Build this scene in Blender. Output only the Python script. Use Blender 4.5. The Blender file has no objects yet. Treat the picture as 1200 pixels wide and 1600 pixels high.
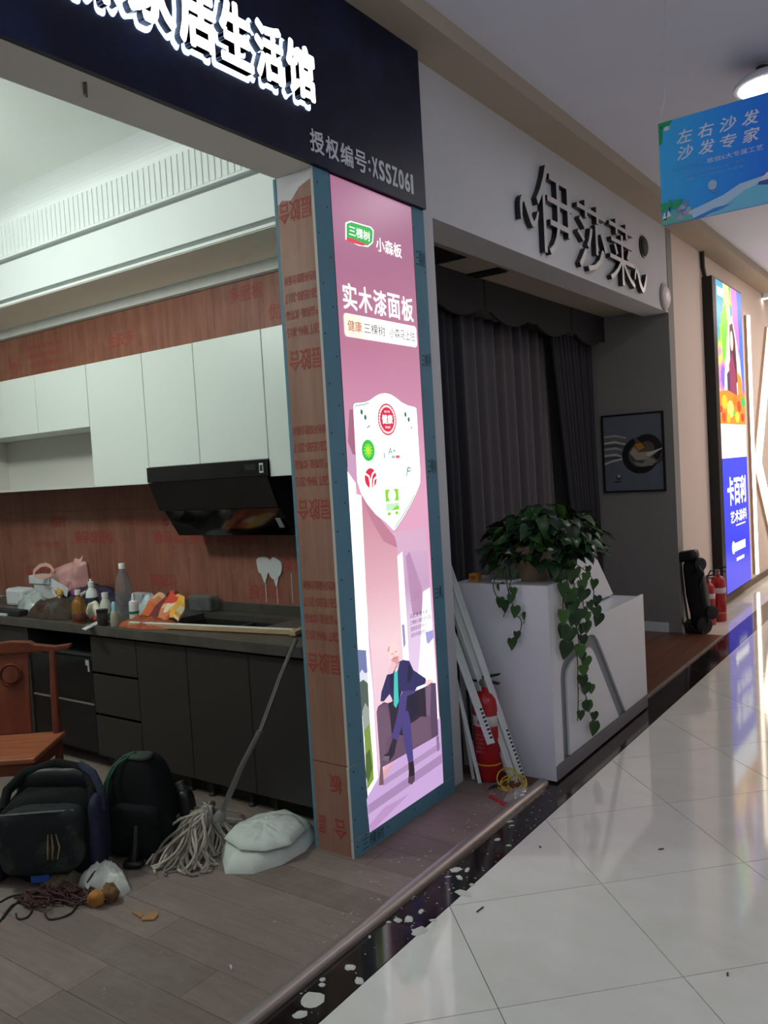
import bpy, math, random
from mathutils import Vector, Matrix, noise
S = bpy.context.scene
COL = S.collection
random.seed(7)

# ------------------------------------------------------------------ camera
cam_d = bpy.data.cameras.new('camera'); cam_d.sensor_fit = 'AUTO'; cam_d.sensor_width = 36.0
cam_d.lens = 1289.0 / 1600.0 * 36.0; cam_d.clip_start = 0.05; cam_d.clip_end = 100
cam = bpy.data.objects.new('camera', cam_d); COL.objects.link(cam)
cam.matrix_world = Matrix(((0.813017,0.018080,0.581959,0.000000),(0.579279,0.075558,-0.811620,0.000000),(-0.058646,0.996977,0.050957,1.650000),(0.000000,0.000000,0.000000,1.000000)))
S.camera = cam

# ------------------------------------------------------------------ world, lights, exposure
S.view_settings.view_transform = 'Standard'; S.view_settings.look = 'None'
S.view_settings.exposure = 0.0; S.view_settings.gamma = 1.0; S.view_settings.use_curve_mapping = False
W = bpy.data.worlds.new('world'); S.world = W; W.use_nodes = True
W.node_tree.nodes['Background'].inputs[0].default_value = (0.70, 0.76, 0.90, 1)
W.node_tree.nodes['Background'].inputs[1].default_value = 0.12
CORRIDOR_W = 15.5      # base power of corridor lamps; near ones are unseen bare point lights
KITCHEN_W = 90.0       # unseen point light standing in for the kitchen's ceiling light
WASH_W = 60.0          # warm wall spotlights at the far end

def lamp(name, kind, loc, power, color=(1,1,1), size=0.3, rot=(0,0,0), spot=None, parent=None):
    d = bpy.data.lights.new(name, kind); d.energy = power; d.color = color
    if kind == 'AREA': d.shape = 'DISK'; d.size = size
    else: d.shadow_soft_size = size
    if kind == 'SPOT': d.spot_size = spot or 1.2; d.spot_blend = 0.7
    o = bpy.data.objects.new(name, d); COL.objects.link(o); o.location = loc; o.rotation_euler = rot
    if parent: o.parent = parent
    return o

# ------------------------------------------------------------------ materials
def lin(c):
    return tuple(((v/255)/12.92 if v/255 <= 0.04045 else ((v/255+0.055)/1.055)**2.4) for v in c) + (1,)
_m = {}
def mat(name, rgb, rough=0.5, metal=0.0, var=0.0, vscale=6.0, stretch=(1,1,1), bump=0.0, bscale=60.0, rgb2=None, spec=0.5, alpha=1.0, trans=0.0, coat=0.0, dirt=None, dscale=3.0, damt=0.5):
    if name in _m: return _m[name]
    m = bpy.data.materials.new(name); m.use_nodes = True; nt = m.node_tree; N = nt.nodes; L = nt.links
    b = N['Principled BSDF']
    b.inputs['Base Color'].default_value = lin(rgb); b.inputs['Roughness'].default_value = rough
    b.inputs['Metallic'].default_value = metal; b.inputs['Specular IOR Level'].default_value = spec
    b.inputs['Alpha'].default_value = alpha; b.inputs['Transmission Weight'].default_value = trans
    b.inputs['Coat Weight'].default_value = coat; b.inputs['Coat Roughness'].default_value = 0.03
    tc = N.new('ShaderNodeTexCoord'); mp = N.new('ShaderNodeMapping'); mp.inputs['Scale'].default_value = stretch
    L.new(tc.outputs['Object'], mp.inputs[0])
    col = None
    if var > 0 or rgb2:
        n = N.new('ShaderNodeTexNoise'); n.inputs['Scale'].default_value = vscale; n.inputs['Detail'].default_value = 6; n.inputs['Roughness'].default_value = 0.65
        L.new(mp.outputs[0], n.inputs['Vector'])
        r = N.new('ShaderNodeMapRange'); r.inputs[1].default_value = 0.3; r.inputs[2].default_value = 0.7; L.new(n.outputs[0], r.inputs[0])
        mx = N.new('ShaderNodeMix'); mx.data_type = 'RGBA'
        c2 = lin(rgb2) if rgb2 else tuple(v*(1-var) for v in lin(rgb)[:3]) + (1,)
        mx.inputs[6].default_value = lin(rgb); mx.inputs[7].default_value = c2
        L.new(r.outputs[0], mx.inputs[0]); col = mx.outputs[2]
    if dirt:
        n = N.new('ShaderNodeTexNoise'); n.inputs['Scale'].default_value = dscale; n.inputs['Detail'].default_value = 9; n.inputs['Roughness'].default_value = 0.7
        L.new(tc.outputs['Object'], n.inputs['Vector'])
        r = N.new('ShaderNodeMapRange'); r.inputs[1].default_value = 0.5; r.inputs[2].default_value = 0.75; r.inputs[4].default_value = damt; L.new(n.outputs[0], r.inputs[0])
        mx = N.new('ShaderNodeMix'); mx.data_type = 'RGBA'
        if col: L.new(col, mx.inputs[6])
        else: mx.inputs[6].default_value = lin(rgb)
        mx.inputs[7].default_value = lin(dirt); L.new(r.outputs[0], mx.inputs[0]); col = mx.outputs[2]
    if col: L.new(col, b.inputs['Base Color'])
    if bump > 0:
        n = N.new('ShaderNodeTexNoise'); n.inputs['Scale'].default_value = bscale; n.inputs['Detail'].default_value = 4
        L.new(mp.outputs[0], n.inputs['Vector'])
        bp = N.new('ShaderNodeBump'); bp.inputs['Strength'].default_value = bump; bp.inputs['Distance'].default_value = 0.01
        L.new(n.outputs[0], bp.inputs['Height']); L.new(bp.outputs[0], b.inputs['Normal'])
    _m[name] = m; return m
def emat(name, rgb, strength=1.0):
    if name in _m: return _m[name]
    m = bpy.data.materials.new(name); m.use_nodes = True; nt = m.node_tree
    b = nt.nodes['Principled BSDF']; b.inputs['Base Color'].default_value = (0.02,0.02,0.02,1); b.inputs['Roughness'].default_value = 0.35
    b.inputs['Emission Color'].default_value = lin(rgb); b.inputs['Emission Strength'].default_value = strength
    _m[name] = m; return m
def emat_ramp(name, axis, stops, strength=1.0, nscale=0.0, namt=0.0, printed=False):
    """backlit print whose ink runs through colours along one object axis"""
    m = bpy.data.materials.new(name); m.use_nodes = True; nt = m.node_tree; N = nt.nodes; L = nt.links
    b = N['Principled BSDF']; b.inputs['Base Color'].default_value = (0.02,0.02,0.02,1); b.inputs['Roughness'].default_value = 0.3
    tc = N.new('ShaderNodeTexCoord'); sp = N.new('ShaderNodeSeparateXYZ'); L.new(tc.outputs['Object'], sp.inputs[0])
    lo, hi = stops[0][0], stops[-1][0]
    r = N.new('ShaderNodeMapRange'); r.inputs[1].default_value = lo; r.inputs[2].default_value = hi; L.new(sp.outputs[axis], r.inputs[0])
    fac = r.outputs[0]
    if namt:
        n = N.new('ShaderNodeTexNoise'); n.inputs['Scale'].default_value = nscale; n.inputs['Detail'].default_value = 5; L.new(tc.outputs['Object'], n.inputs['Vector'])
        a = N.new('ShaderNodeMath'); a.operation = 'MULTIPLY_ADD'; a.inputs[1].default_value = namt; L.new(n.outputs[0], a.inputs[0])
        s2 = N.new('ShaderNodeMath'); s2.operation = 'SUBTRACT'; L.new(fac, s2.inputs[0]); s2.inputs[1].default_value = namt/2
        L.new(s2.outputs[0], a.inputs[2]); fac = a.outputs[0]
    cr = N.new('ShaderNodeValToRGB'); L.new(fac, cr.inputs[0]); el = cr.color_ramp.elements
    while len(el) < len(stops): el.new(0.5)
    for e, (p, c) in zip(el, stops): e.position = (p-lo)/(hi-lo); e.color = lin(c)
    if printed: L.new(cr.outputs[0], b.inputs['Base Color']); b.inputs['Roughness'].default_value = 0.5
    else: L.new(cr.outputs[0], b.inputs['Emission Color']); b.inputs['Emission Strength'].default_value = strength
    _m[name] = m; return m

# ------------------------------------------------------------------ mesh builder
class MB:
    def __init__(s): s.v = []; s.f = []; s.mi = []; s.k = 0
    def add(s, vs, fs):
        n = len(s.v); s.v += [tuple(p) for p in vs]
        for f in fs: s.f.append([n+i for i in f]); s.mi.append(s.k)
        return s
    def box(s, x0,x1,y0,y1,z0,z1):
        return s.add([(x0,y0,z0),(x1,y0,z0),(x1,y1,z0),(x0,y1,z0),(x0,y0,z1),(x1,y0,z1),(x1,y1,z1),(x0,y1,z1)],
            [(3,2,1,0),(4,5,6,7),(0,1,5,4),(1,2,6,5),(2,3,7,6),(3,0,4,7)])
    def prism(s, poly, axis, a0, a1):
        """2-D polygon pushed along an axis; axis x: poly=(y,z); y: (x,z); z: (x,y)"""
        def P(p, a): return {'x':(a,p[0],p[1]), 'y':(p[0],a,p[1]), 'z':(p[0],p[1],a)}[axis]
        ar = sum(poly[i][0]*poly[(i+1)%len(poly)][1]-poly[(i+1)%len(poly)][0]*poly[i][1] for i in range(len(poly)))
        pl = list(poly) if (ar > 0) != (axis == 'y') else list(poly)[::-1]
        n = len(pl); lo, hi = min(a0,a1), max(a0,a1)
        return s.add([P(p,lo) for p in pl]+[P(p,hi) for p in pl],
            [tuple(range(n))[::-1], tuple(range(n,2*n))]+[(i,(i+1)%n,n+(i+1)%n,n+i) for i in range(n)])
    def flat(s, poly, axis, a, flip=False):
        def P(p): return {'x':(a,p[0],p[1]), 'y':(p[0],a,p[1]), 'z':(p[0],p[1],a)}[axis]
        ar = sum(poly[i][0]*poly[(i+1)%len(poly)][1]-poly[(i+1)%len(poly)][0]*poly[i][1] for i in range(len(poly)))
        pl = list(poly) if (ar > 0) else list(poly)[::-1]
        if axis == 'y': pass          # (x,z) ccw faces -y
        return s.add([P(p) for p in pl], [tuple(range(len(pl)))])
    def tube(s, pts, r, n=8, caps=True):
        pts = [Vector(p) for p in pts]; R = r if isinstance(r,(list,tuple)) else [r]*len(pts)
        vs = []; fs = []; up = None
        for i, p in enumerate(pts):
            d = (pts[min(i+1,len(pts)-1)]-pts[max(i-1,0)]); d = d.normalized() if d.length > 1e-9 else Vector((0,0,1))
            if up is None: up = d.orthogonal().normalized()
            else:
                up = up - d*up.dot(d); up = up.normalized() if up.length > 1e-6 else d.orthogonal().normalized()
            w = d.cross(up)
            for k in range(n):
                a = 2*math.pi*k/n; vs.append(p+(up*math.cos(a)+w*math.sin(a))*R[i])
        for i in range(len(pts)-1):
            for k in range(n): fs.append((i*n+k, i*n+(k+1)%n, (i+1)*n+(k+1)%n, (i+1)*n+k))
        if caps: fs.append(tuple(range(n))[::-1]); fs.append(tuple(range((len(pts)-1)*n, len(pts)*n)))
        return s.add(vs, fs)
    def lathe(s, prof, c=(0,0,0), n=20, axis=None):
        M = axis if axis else Matrix.Identity(3); vs = []; fs = []; c = Vector(c)
        for r, z in prof:
            for k in range(n):
                a = 2*math.pi*k/n; vs.append(c+M@Vector((r*math.cos(a), r*math.sin(a), z)))
        for i in range(len(prof)-1):
            for k in range(n): fs.append((i*n+k, i*n+(k+1)%n, (i+1)*n+(k+1)%n, (i+1)*n+k))
        if prof[0][0] > 1e-5: fs.append(tuple(range(n))[::-1])
        if prof[-1][0] > 1e-5: fs.append(tuple(range((len(prof)-1)*n, len(prof)*n)))
        return s.add(vs, fs)
    def blob(s, c, r, nu=24, nv=14, e1=0.6, e2=0.6, amp=0.0, ns=6.0, M=None, shape=None, seed=0):
        """super-ellipsoid with optional crumple and shaping function"""
        vs = []; fs = []; c = Vector(c); M = M or Matrix.Identity(3)
        sg = lambda v, e: math.copysign(abs(v)**e, v)
        for i in range(nv+1):
            ph = -math.pi/2+math.pi*i/nv
            for k in range(nu):
                th = 2*math.pi*k/nu
                p = Vector((sg(math.cos(ph),e1)*sg(math.cos(th),e2), sg(math.cos(ph),e1)*sg(math.sin(th),e2), sg(math.sin(ph),e1)))
                q = Vector((p.x*r[0], p.y*r[1], p.z*r[2]))
                if shape: q = Vector(shape(p, q))
                if amp: q += q.normalized()*amp*(noise.noise(q*ns+Vector((seed,seed*2.1,0)))+0.5*noise.noise(q*ns*2.3+Vector((0,seed,seed))))
                vs.append(c+M@q)
        for i in range(nv):
            for k in range(nu): fs.append((i*nu+k, i*nu+(k+1)%nu, (i+1)*nu+(k+1)%nu, (i+1)*nu+k))
        return s.add(vs, fs)
    def mound(s, outline, h, z0, rings=8, sub=5, amp=0.0, ns=14.0, power=0.55, seed=0, apex=None):
        """a soft heap over a floor outline (x,y)"""
        pts = []
        n0 = len(outline)
        for i in range(n0):
            a, b = Vector(outline[i]), Vector(outline[(i+1)%n0])
            for k in range(sub): pts.append(a.lerp(b, k/sub))
        c = Vector(apex) if apex else sum(pts, Vector((0,0)))/len(pts); n = len(pts); vs = []; fs = []
        for j in range(rings):
            t = j/rings
            for p in pts:
                q = p.lerp(c, t); z = h*(1-(1-t)**2)**power
                w = min(1, 3*t)
                d = amp*(noise.noise(Vector((q.x*ns,q.y*ns,seed)))+0.6*noise.noise(Vector((q.x*ns*2.4,q.y*ns*2.4,seed+5))))
                vs.append((q.x, q.y, max(z0+0.001, z0+z+d*w)))
        vs.append((c.x,c.y,z0+h))
        for p in pts: vs.append((p.x,p.y,z0))
        for j in range(rings-1):
            for k in range(n): fs.append((j*n+k, j*n+(k+1)%n, (j+1)*n+(k+1)%n, (j+1)*n+k))
        for k in range(n): fs.append(((rings-1)*n+k, (rings-1)*n+(k+1)%n, rings*n))
        b = rings*n+1
        for k in range(n): fs.append((b+k, b+(k+1)%n, (k+1)%n, k))
        fs.append(tuple(range(b, b+n))[::-1])
        return s.add(vs, fs)

def pillow(outline, y0, h, rings=8, sub=5, amp=0.0, ns=14.0, seed=0):
    """an upright crumpled pouch over an outline in (x,z)"""
    pts = []; n0 = len(outline)
    for i in range(n0):
        a, b = Vector(outline[i]), Vector(outline[(i+1)%n0])
        for k in range(sub): pts.append(a.lerp(b, k/sub))
    c = sum(pts, Vector((0,0)))/len(pts); n = len(pts); vs = []; fs = []; B = MB()
    for s in (-1,1):
        o = len(vs)
        for j in range(rings):
            t = j/rings
            for p in pts:
                q = p.lerp(c, t); d = amp*(noise.noise(Vector((q.x*ns,q.y*ns*0.5,seed+s)))+0.7*abs(noise.noise(Vector((q.x*ns*2,q.y*ns,seed+5)))))*min(1,4*t+0.2)
                vs.append((q.x, y0+s*(h*(1-(1-t)**2)**0.5)+d, q.y))
        vs.append((c.x, y0+s*h, c.y))
        for j in range(rings-1):
            for k in range(n):
                f = (o+j*n+k, o+j*n+(k+1)%n, o+(j+1)*n+(k+1)%n, o+(j+1)*n+k); fs.append(f if s < 0 else f[::-1])
        for k in range(n):
            f = (o+(rings-1)*n+k, o+(rings-1)*n+(k+1)%n, o+rings*n); fs.append(f if s < 0 else f[::-1])
    B.add(vs, fs); return B
def wloc(o):
    v = Vector((0,0,0))
    while o is not None: v = v+Vector(o.location); o = o.parent
    return v
def put(mb, name, mats, parent=None, smooth=False, origin=None, bev=0.0, local=False, seg=2):
    """one mesh object; vertices are given in world metres unless local"""
    base = wloc(parent) if (parent and not local) else Vector((0,0,0))
    og = Vector(origin) if origin is not None else (base if parent else Vector((0,0,0)))
    me = bpy.data.meshes.new(name)
    off = og if not local else Vector((0,0,0))
    me.from_pydata([tuple(Vector(v)-off) for v in mb.v], [], mb.f); me.validate()
    for m in (mats if isinstance(mats,(list,tuple)) else [mats]): me.materials.append(m)
    if len(me.polygons) == len(mb.mi): me.polygons.foreach_set('material_index', mb.mi)
    if smooth: me.polygons.foreach_set('use_smooth', [True]*len(me.polygons))
    o = bpy.data.objects.new(name, me); COL.objects.link(o)
    if parent: o.parent = parent; o.location = (off-base) if not local else (0,0,0)
    else: o.location = off
    if smooth and smooth != 'all':
        try: me.set_sharp_from_angle(angle=math.radians(smooth if not isinstance(smooth,bool) else 40))
        except Exception: pass
    if bev:
        b = o.modifiers.new('bevel','BEVEL'); b.width = bev; b.segments = seg; b.limit_method = 'ANGLE'; b.angle_limit = math.radians(40)
    return o
def tag(o, label=None, cat=None, group=None, kind=None):
    if label: o['label'] = label
    if cat: o['category'] = cat
    if group: o['group'] = group
    if kind: o['kind'] = kind
    return o
def empty(name, loc, label, cat, group=None, kind=None, rz=0):
    o = bpy.data.objects.new(name, None); COL.objects.link(o); o.location = loc; o.rotation_euler = (0,0,rz)
    o.empty_display_size = 0.05
    return tag(o, label, cat, group, kind)
def dup(o, parent=None):
    c = o.copy(); COL.objects.link(c)
    if parent: c.parent = parent
    for ch in list(o.children): dup(ch, c)
    return c
AX = {'X': Matrix(((0,0,1),(1,0,0),(0,1,0))), 'Y': Matrix(((1,0,0),(0,0,-1),(0,1,0)))}
def text_mesh(body, offset=0.0, extrude=0.0, shear=0.0):
    c = bpy.data.curves.new('t','FONT'); c.body = body; c.size = 1; c.offset = offset if offset <= 0.006 else 0.0; c.extrude = extrude; c.shear = shear; c.resolution_u = 3
    o = bpy.data.objects.new('t', c); COL.objects.link(o); bpy.context.view_layer.update()
    me = bpy.data.meshes.new_from_object(o.evaluated_get(bpy.context.evaluated_depsgraph_get()))
    vs = [tuple(v.co)+(0,) for v in me.vertices]; fs = [tuple(p.vertices) for p in me.polygons]
    bpy.data.objects.remove(o); bpy.data.curves.remove(c); bpy.data.meshes.remove(me)
    if offset > 0.006:                       # heavier stroke: shifted copies of the glyph
        n = len(vs); V0 = list(vs); F0 = list(fs); k8 = 16 if offset > 0.05 else (8 if offset > 0.03 else 4)
        for k in range(k8):
            a = 2*math.pi*(k+0.5)/k8; dx, dy = offset*math.cos(a), offset*math.sin(a); o_ = len(vs)
            vs += [(x+dx, y+dy, z, k+1) for x, y, z, q in V0]; fs += [tuple(i+o_ for i in f) for f in F0]
    return vs, fs
def words(body, plane, pos, u0, u1, v0, v1, name, m, parent=None, offset=0.012, depth=0.0, rot180=False, mb=None, shear=0.0, ref=None):
    """lettering fitted to a rectangle (u along the wall, v up) on a wall plane; rot180 turns it upside down"""
    vs, fs = text_mesh(body, offset, 0.5 if depth else 0.0, shear)
    rv = text_mesh(ref, offset, 0.0)[0] if ref else vs
    xs = [v[0] for v in vs]; ys = [v[1] for v in rv]; x0, x1 = min(xs), max(xs); y0, y1 = min(ys), max(ys)
    out = []
    for v in vs:
        u = (v[0]-x0)/(x1-x0); w = (v[1]-y0)/(y1-y0)
        if rot180: u, w = 1-u, 1-w
        d = ((v[2]+0.5)*depth if depth else 0)+v[3]*2.5e-5
        U = u0+(u1-u0)*u; V = v0+(v1-v0)*w
        out.append((pos+d, U, V) if plane == 'X' else (U, pos-d, V))
    b = mb or MB(); b.add(out, fs)
    if mb: return mb
    return put(b, name, m, parent)
def circ(c, r, n=24, r2=None, a0=0, a1=2*math.pi):
    r2 = r2 or r
    return [(c[0]+r*math.cos(a0+(a1-a0)*k/n), c[1]+r2*math.sin(a0+(a1-a0)*k/n)) for k in range(n)]

# ------------------------------------------------------------------ surfaces
PLASTER = mat('painted_plaster', (198,199,203), 0.75, var=0.06, vscale=1.5, bump=0.05, bscale=120)
PLASTER_G = mat('grey_plaster', (176,172,166), 0.8, var=0.08, vscale=2.0, bump=0.05, bscale=90)
CEIL = mat('ceiling_paint', (222,226,242), 0.85, var=0.04, vscale=0.8)
KCEIL = mat('kitchen_ceiling_paint', (236,240,234), 0.8, var=0.04, vscale=1.2)
BEIGE = mat('beige_paint', (186,168,146), 0.8, var=0.08, vscale=2)
TILE = mat('polished_tile', (214,213,204), 0.07, rgb2=(222,221,214), vscale=2.2, stretch=(1,3,1), spec=0.5, dirt=(186,182,170), dscale=1.3, damt=0.25)
GROUT = mat('tile_joint', (96,94,88), 0.9)
GRANITE = mat('dark_granite', (38,30,29), 0.10, rgb2=(20,17,17), vscale=45, dirt=(96,84,76), dscale=7, damt=0.30)
PLANK = [mat('floor_plank_%s' % n, c, 0.62, rgb2=d, vscale=3.5, stretch=(1.2,12,1), dirt=(170,160,150), dscale=2.6, damt=0.32, bump=0.06, bscale=30)
         for n, c, d in (('grey_brown',(128,112,104),(112,97,89)), ('pale_brown',(134,118,110),(118,103,95)), ('brown',(120,105,97),(106,92,84)))]
WOODF = [mat('brown_floor_%s' % n, c, 0.35, rgb2=d, vscale=3, stretch=(12,1.2,1)) for n, c, d in (('warm',(112,70,48),(92,56,38)),('deep',(102,62,42),(84,50,34)))]
PLY = mat('red_plywood', (154,98,78), 0.6, rgb2=(118,70,54), vscale=2.4, stretch=(7,7,0.8), dirt=(176,128,104), dscale=1.9, damt=0.55, bump=0.04, bscale=20)
PLYP = mat('pale_plywood', (160,118,100), 0.6, rgb2=(138,96,78), vscale=2.4, stretch=(9,9,0.6), dirt=(178,142,126), dscale=1.7, damt=0.5, bump=0.04, bscale=20)
REDINK = mat('red_stencil_ink', (164,52,48), 0.7, rgb2=(150,74,60), vscale=30)
TEAL = mat('teal_gypsum_paper', (92,140,160), 0.75, rgb2=(84,130,150), vscale=5, dirt=(96,128,136), dscale=4, damt=0.4)
GYPEDGE = mat('cut_gypsum_edge', (196,192,184), 0.9)
DARKINK = mat('dark_stencil_ink', (38,62,74), 0.8)
BLACKBOARD = mat('halo_tinted_fascia_paint', (13,17,38), 0.42, spec=0.22, rgb2=(17,22,48), vscale=2, stretch=(3,3,0.4), dirt=(42,54,98), dscale=2.4, damt=0.5)  # blue put into the board colour for the glow of the lit letters
STEEL = mat('brushed_steel', (168,158,152), 0.36, metal=0.65, dirt=(150,138,128), dscale=5, damt=0.6)
BLACK = mat('black_plastic', (12,12,13), 0.45)
WHITE = mat('white_gloss', (226,230,232), 0.25)

def struct(o, label, cat='wall'):
    o['kind'] = 'structure'; o['label'] = label; o['category'] = cat; return o

# ---- corridor floor: slab, diagonal tiles, dark stone border
fl = struct(put(MB().box(-1.84,2.6,-4,16,-0.08,-0.006), 'floor', GROUT), 'glossy off-white tiled floor of the mall corridor, tiles laid diagonally', 'floor')
SD = 0.858/math.sqrt(2); HF = SD/2-0.0016
def clip(poly, ax, val, keep):
    out = []
    for i in range(len(poly)):
        a, b = poly[i], poly[(i+1)%len(poly)]; da, db = keep*(a[ax]-val), keep*(b[ax]-val)
        if da >= 0: out.append(a)
        if da*db < 0:
            t = da/(da-db); out.append((a[0]+(b[0]-a[0])*t, a[1]+(b[1]-a[1])*t))
    return out
rt = math.sqrt(0.5)
tile_me = None
for i in range(-8, 24):
    for j in range(-8, 24):
        s = 1.775+0.429+i*0.858; d = 4.18+0.429+(j-8)*0.858      # s = y+x, d = y-x at the tile's centre
        cx, cy = (s-d)/2, (s+d)/2
        if cx < -1.63-0.43 or cx > 2.5 or cy < 0.2 or cy > 13.5: continue
        if cy < 1.2 and cx > 0.9: continue
        q = [(cx+HF*math.sqrt(2)*math.cos(a), cy+HF*math.sqrt(2)*math.sin(a)) for a in (0, math.pi/2, math.pi, 1.5*math.pi)]
        c = clip(q, 0, -1.632, 1)
        if len(c) < 3: continue
        if min(p[0] for p in q) > -1.632:
            if tile_me is None:
                t = put(MB().prism([(p[0]-cx,p[1]-cy) for p in q], 'z', -0.012, 0), 'tile', TILE, fl, local=True); tile_me = t.data
            else:
                t = bpy.data.objects.new('tile', tile_me); COL.objects.link(t); t.parent = fl
            t.location = (cx, cy, 0)
        else: put(MB().prism(c, 'z', -0.012, 0), 'tile', TILE, fl)
for k, (a, b) in enumerate(((-0.6,0.35),(0.35,1.3),(1.3,2.36),(2.36,3.4),(3.4,4.5),(4.5,5.6),(5.6,6.8),(6.8,8.0),(8.0,9.2),(9.2,10.4),(10.4,11.6),(11.6,13))):
    put(MB().box(-1.828,-1.636,a+0.0015,b-0.0015,-0.012,0.0), 'border_stone', GRANITE, fl)

y = 7.6
while y < 13:
    put(MB().box(-2.203,-1.8295,y+0.0015,y+0.6085,-0.012,0.0), 'tile', TILE, fl); y += 0.61
struct(put(MB().box(-2.21,-1.8401,7.6,16,-0.08,-0.013), 'floor', GROUT), 'bed under the light tiles along the far wall', 'floor')

# ---- floor of the shop being fitted out: planks across the room
sf = struct(put(MB().box(-7,-1.835,-1.2,3.72,-0.08,0.004), 'floor', GROUT), 'dusty grey-brown plank floor of the unfinished kitchen shop', 'floor')
rnd = random.Random(3); r = 0
y = 0.30
while y < 3.7:
    y1 = min(y+0.167, 3.715); x = -1.838 - (0.0 if r%2 else 0.0); first = rnd.choice((0.25,0.6,0.95,1.2)) if r%3 else 0.62
    ln = first
    while x > -6.9:
        x0 = max(x-ln, -7); px_ = x
        if not (y > 3.45 and x < -2.45): put(MB().box(x0+0.0008, x-0.0008, y+0.0008, y1-0.0008, 0.004, 0.0115+rnd.uniform(0,0.0008)), 'plank', rnd.choice(PLANK), sf)
        x = x0; ln = 1.2
        if y < 0.9 and x < -4.2: break
    y += 0.167; r += 1
# ---- floor of the dark shop: narrower brown planks along the corridor
sf2 = struct(put(MB().box(-3.1,-1.835,3.72,7.6,-0.08,0.003), 'floor', GROUT), 'reddish brown wooden floor inside the dark shop', 'floor')
for i in range(10):
    x1 = -1.838-i*0.125; y = 3.722; ln = (0.7,1.2,0.4,0.95)[i%4]
    while y < 7.59:
        y1 = min(y+ln, 7.598); put(MB().box(max(x1-0.125,-3.09)+0.0006, x1-0.0006, y+0.0008, y1-0.0008, 0.003, 0.0105), 'plank', WOODF[(i+int(y))%2], sf2); y = y1; ln = 1.2

# ---- kitchen shop shell
wb = struct(put(MB().box(-7,-2.37,3.463,3.56,0,3.75), 'wall_back', PLASTER_G), 'back wall of the kitchen, clad in raw red-brown plywood', 'wall')
for x0, x1 in ((-3.62,-2.375),(-4.84,-3.62),(-6.06,-4.84),(-6.99,-6.06)):
    put(MB().box(x0+0.001,x1-0.001,3.449,3.4625,0.86,1.489), 'plywood_sheet', PLY, wb)
    put(MB().box(x0+0.001,x1-0.001,3.450,3.4625,1.491,2.775), 'plywood_sheet', PLY, wb)
struct(put(MB().box(-7.1,-7,-2.2,3.56,0,3.75), 'wall_left', PLASTER_G), 'plain plastered side wall of the kitchen shop', 'wall')
struct(put(MB().box(-7,-2.2,-2.3,-2.2,0,3.75), 'wall_near', PLASTER_G), 'plastered wall behind the camera', 'wall')
struct(put(MB().box(-7,-2.2,-2.2,3.46,3.45,3.55), 'ceiling', KCEIL), 'pale ceiling of the kitchen shop', 'ceiling')
DARKTRIM = mat('shadow_gap_trim', (120,128,122), 0.6)
LEDGE = mat('soffit_paint', (244,236,222), 0.8, var=0.05, vscale=2)
FASCIA = mat('fascia_paint', (240,244,242), 0.6, var=0.03, vscale=2)
sof = struct(put(MB().prism([(3.462,2.845),(2.99,2.845),(2.99,2.86),(3.012,2.864),(3.012,2.884),(2.996,2.888),(2.996,3.108),(3.02,3.112),(3.02,3.128),(2.982,3.132),(2.982,3.143),(3.006,3.147),(3.006,3.365)]
      + [(3.006-0.15*(1-math.cos(a)), 3.365+0.085*math.sin(a)) for a in [math.pi/2*k/7 for k in range(1,8)]] + [(3.462,3.45)], 'x', -6.98, -2.39), 'trim_1', FASCIA), 'stepped white ceiling soffit with a fluted band above the wall cabinets', 'trim')
put(MB().box(-6.98,-2.39,2.998,3.455,2.8405,2.8445), 'soffit_board', LEDGE, sof)
put(MB().box(-6.98,-2.39,3.004,3.0115,2.8645,2.8835), 'shadow_strip', DARKTRIM, sof)
put(MB().box(-6.98,-2.39,3.011,3.0195,3.1122,3.1278), 'shadow_strip', DARKTRIM, sof)
b = MB()
for k in range(100):
    x = -6.93+k*0.0455; b.prism([(3.006,3.155),(3.0,3.158),(3.0,3.352),(3.006,3.356)], 'x', x, x+0.033)
tag(put(b, 'fluting', FASCIA, sof), kind='stuff')
trim = struct(put(MB().box(-6.98,-2.39,3.405,3.4625,2.777,2.84), 'trim_2', mat('grey_cornice',(222,224,220),0.8,var=0.12,vscale=5)), 'rough grey cornice strip on top of the plywood wall', 'trim')

# ---- lintel over the shop opening
lin_ = struct(put(MB().box(-2.37,-2.165,-4,3.49,2.9,3.70), 'wall_header', mat('lintel_plaster',(232,229,225),0.8,var=0.1,vscale=1.6)), 'grey plastered lintel over the kitchen shop opening', 'wall')
put(MB().prism([(-2.217,1.630),(-2.208,1.639),(-2.290,1.699),(-2.294,1.695),(-2.266,1.673),(-2.295,1.688)],'z',2.8975,2.9005), 'hole', BLACK, lin_)

# ---- pillar with plywood cheek and teal gypsum face
pil = struct(put(MB().box(-2.37,-2.176,2.676,3.488,0.0,2.9), 'pillar', PLASTER_G), 'pillar between the two shops, plywood on one side, teal gypsum board on the front', 'pillar')
put(MB().box(-2.368,-2.163,2.660,2.6755,0.012,0.404), 'plywood_sheet', PLYP, pil)
put(MB().prism([(-2.368,0.408),(-2.163,0.408),(-2.163,2.86),(-2.24,2.835),(-2.29,2.79),(-2.34,2.80),(-2.368,2.78)], 'y', 2.660, 2.6755), 'plywood_sheet', PLYP, pil)
put(MB().box(-2.368,-2.163,2.664,2.6757,2.70,2.899), 'white_filler', mat('white_filler',(214,210,214),0.85,var=0.08,vscale=8), pil)
put(MB().box(-2.385,-2.3705,2.662,3.45,0.86,2.899), 'gypsum_board', TEAL, pil)
put(MB().box(-2.385,-2.3705,2.662,2.80,0.012,0.86), 'gypsum_board', TEAL, pil)
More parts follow.
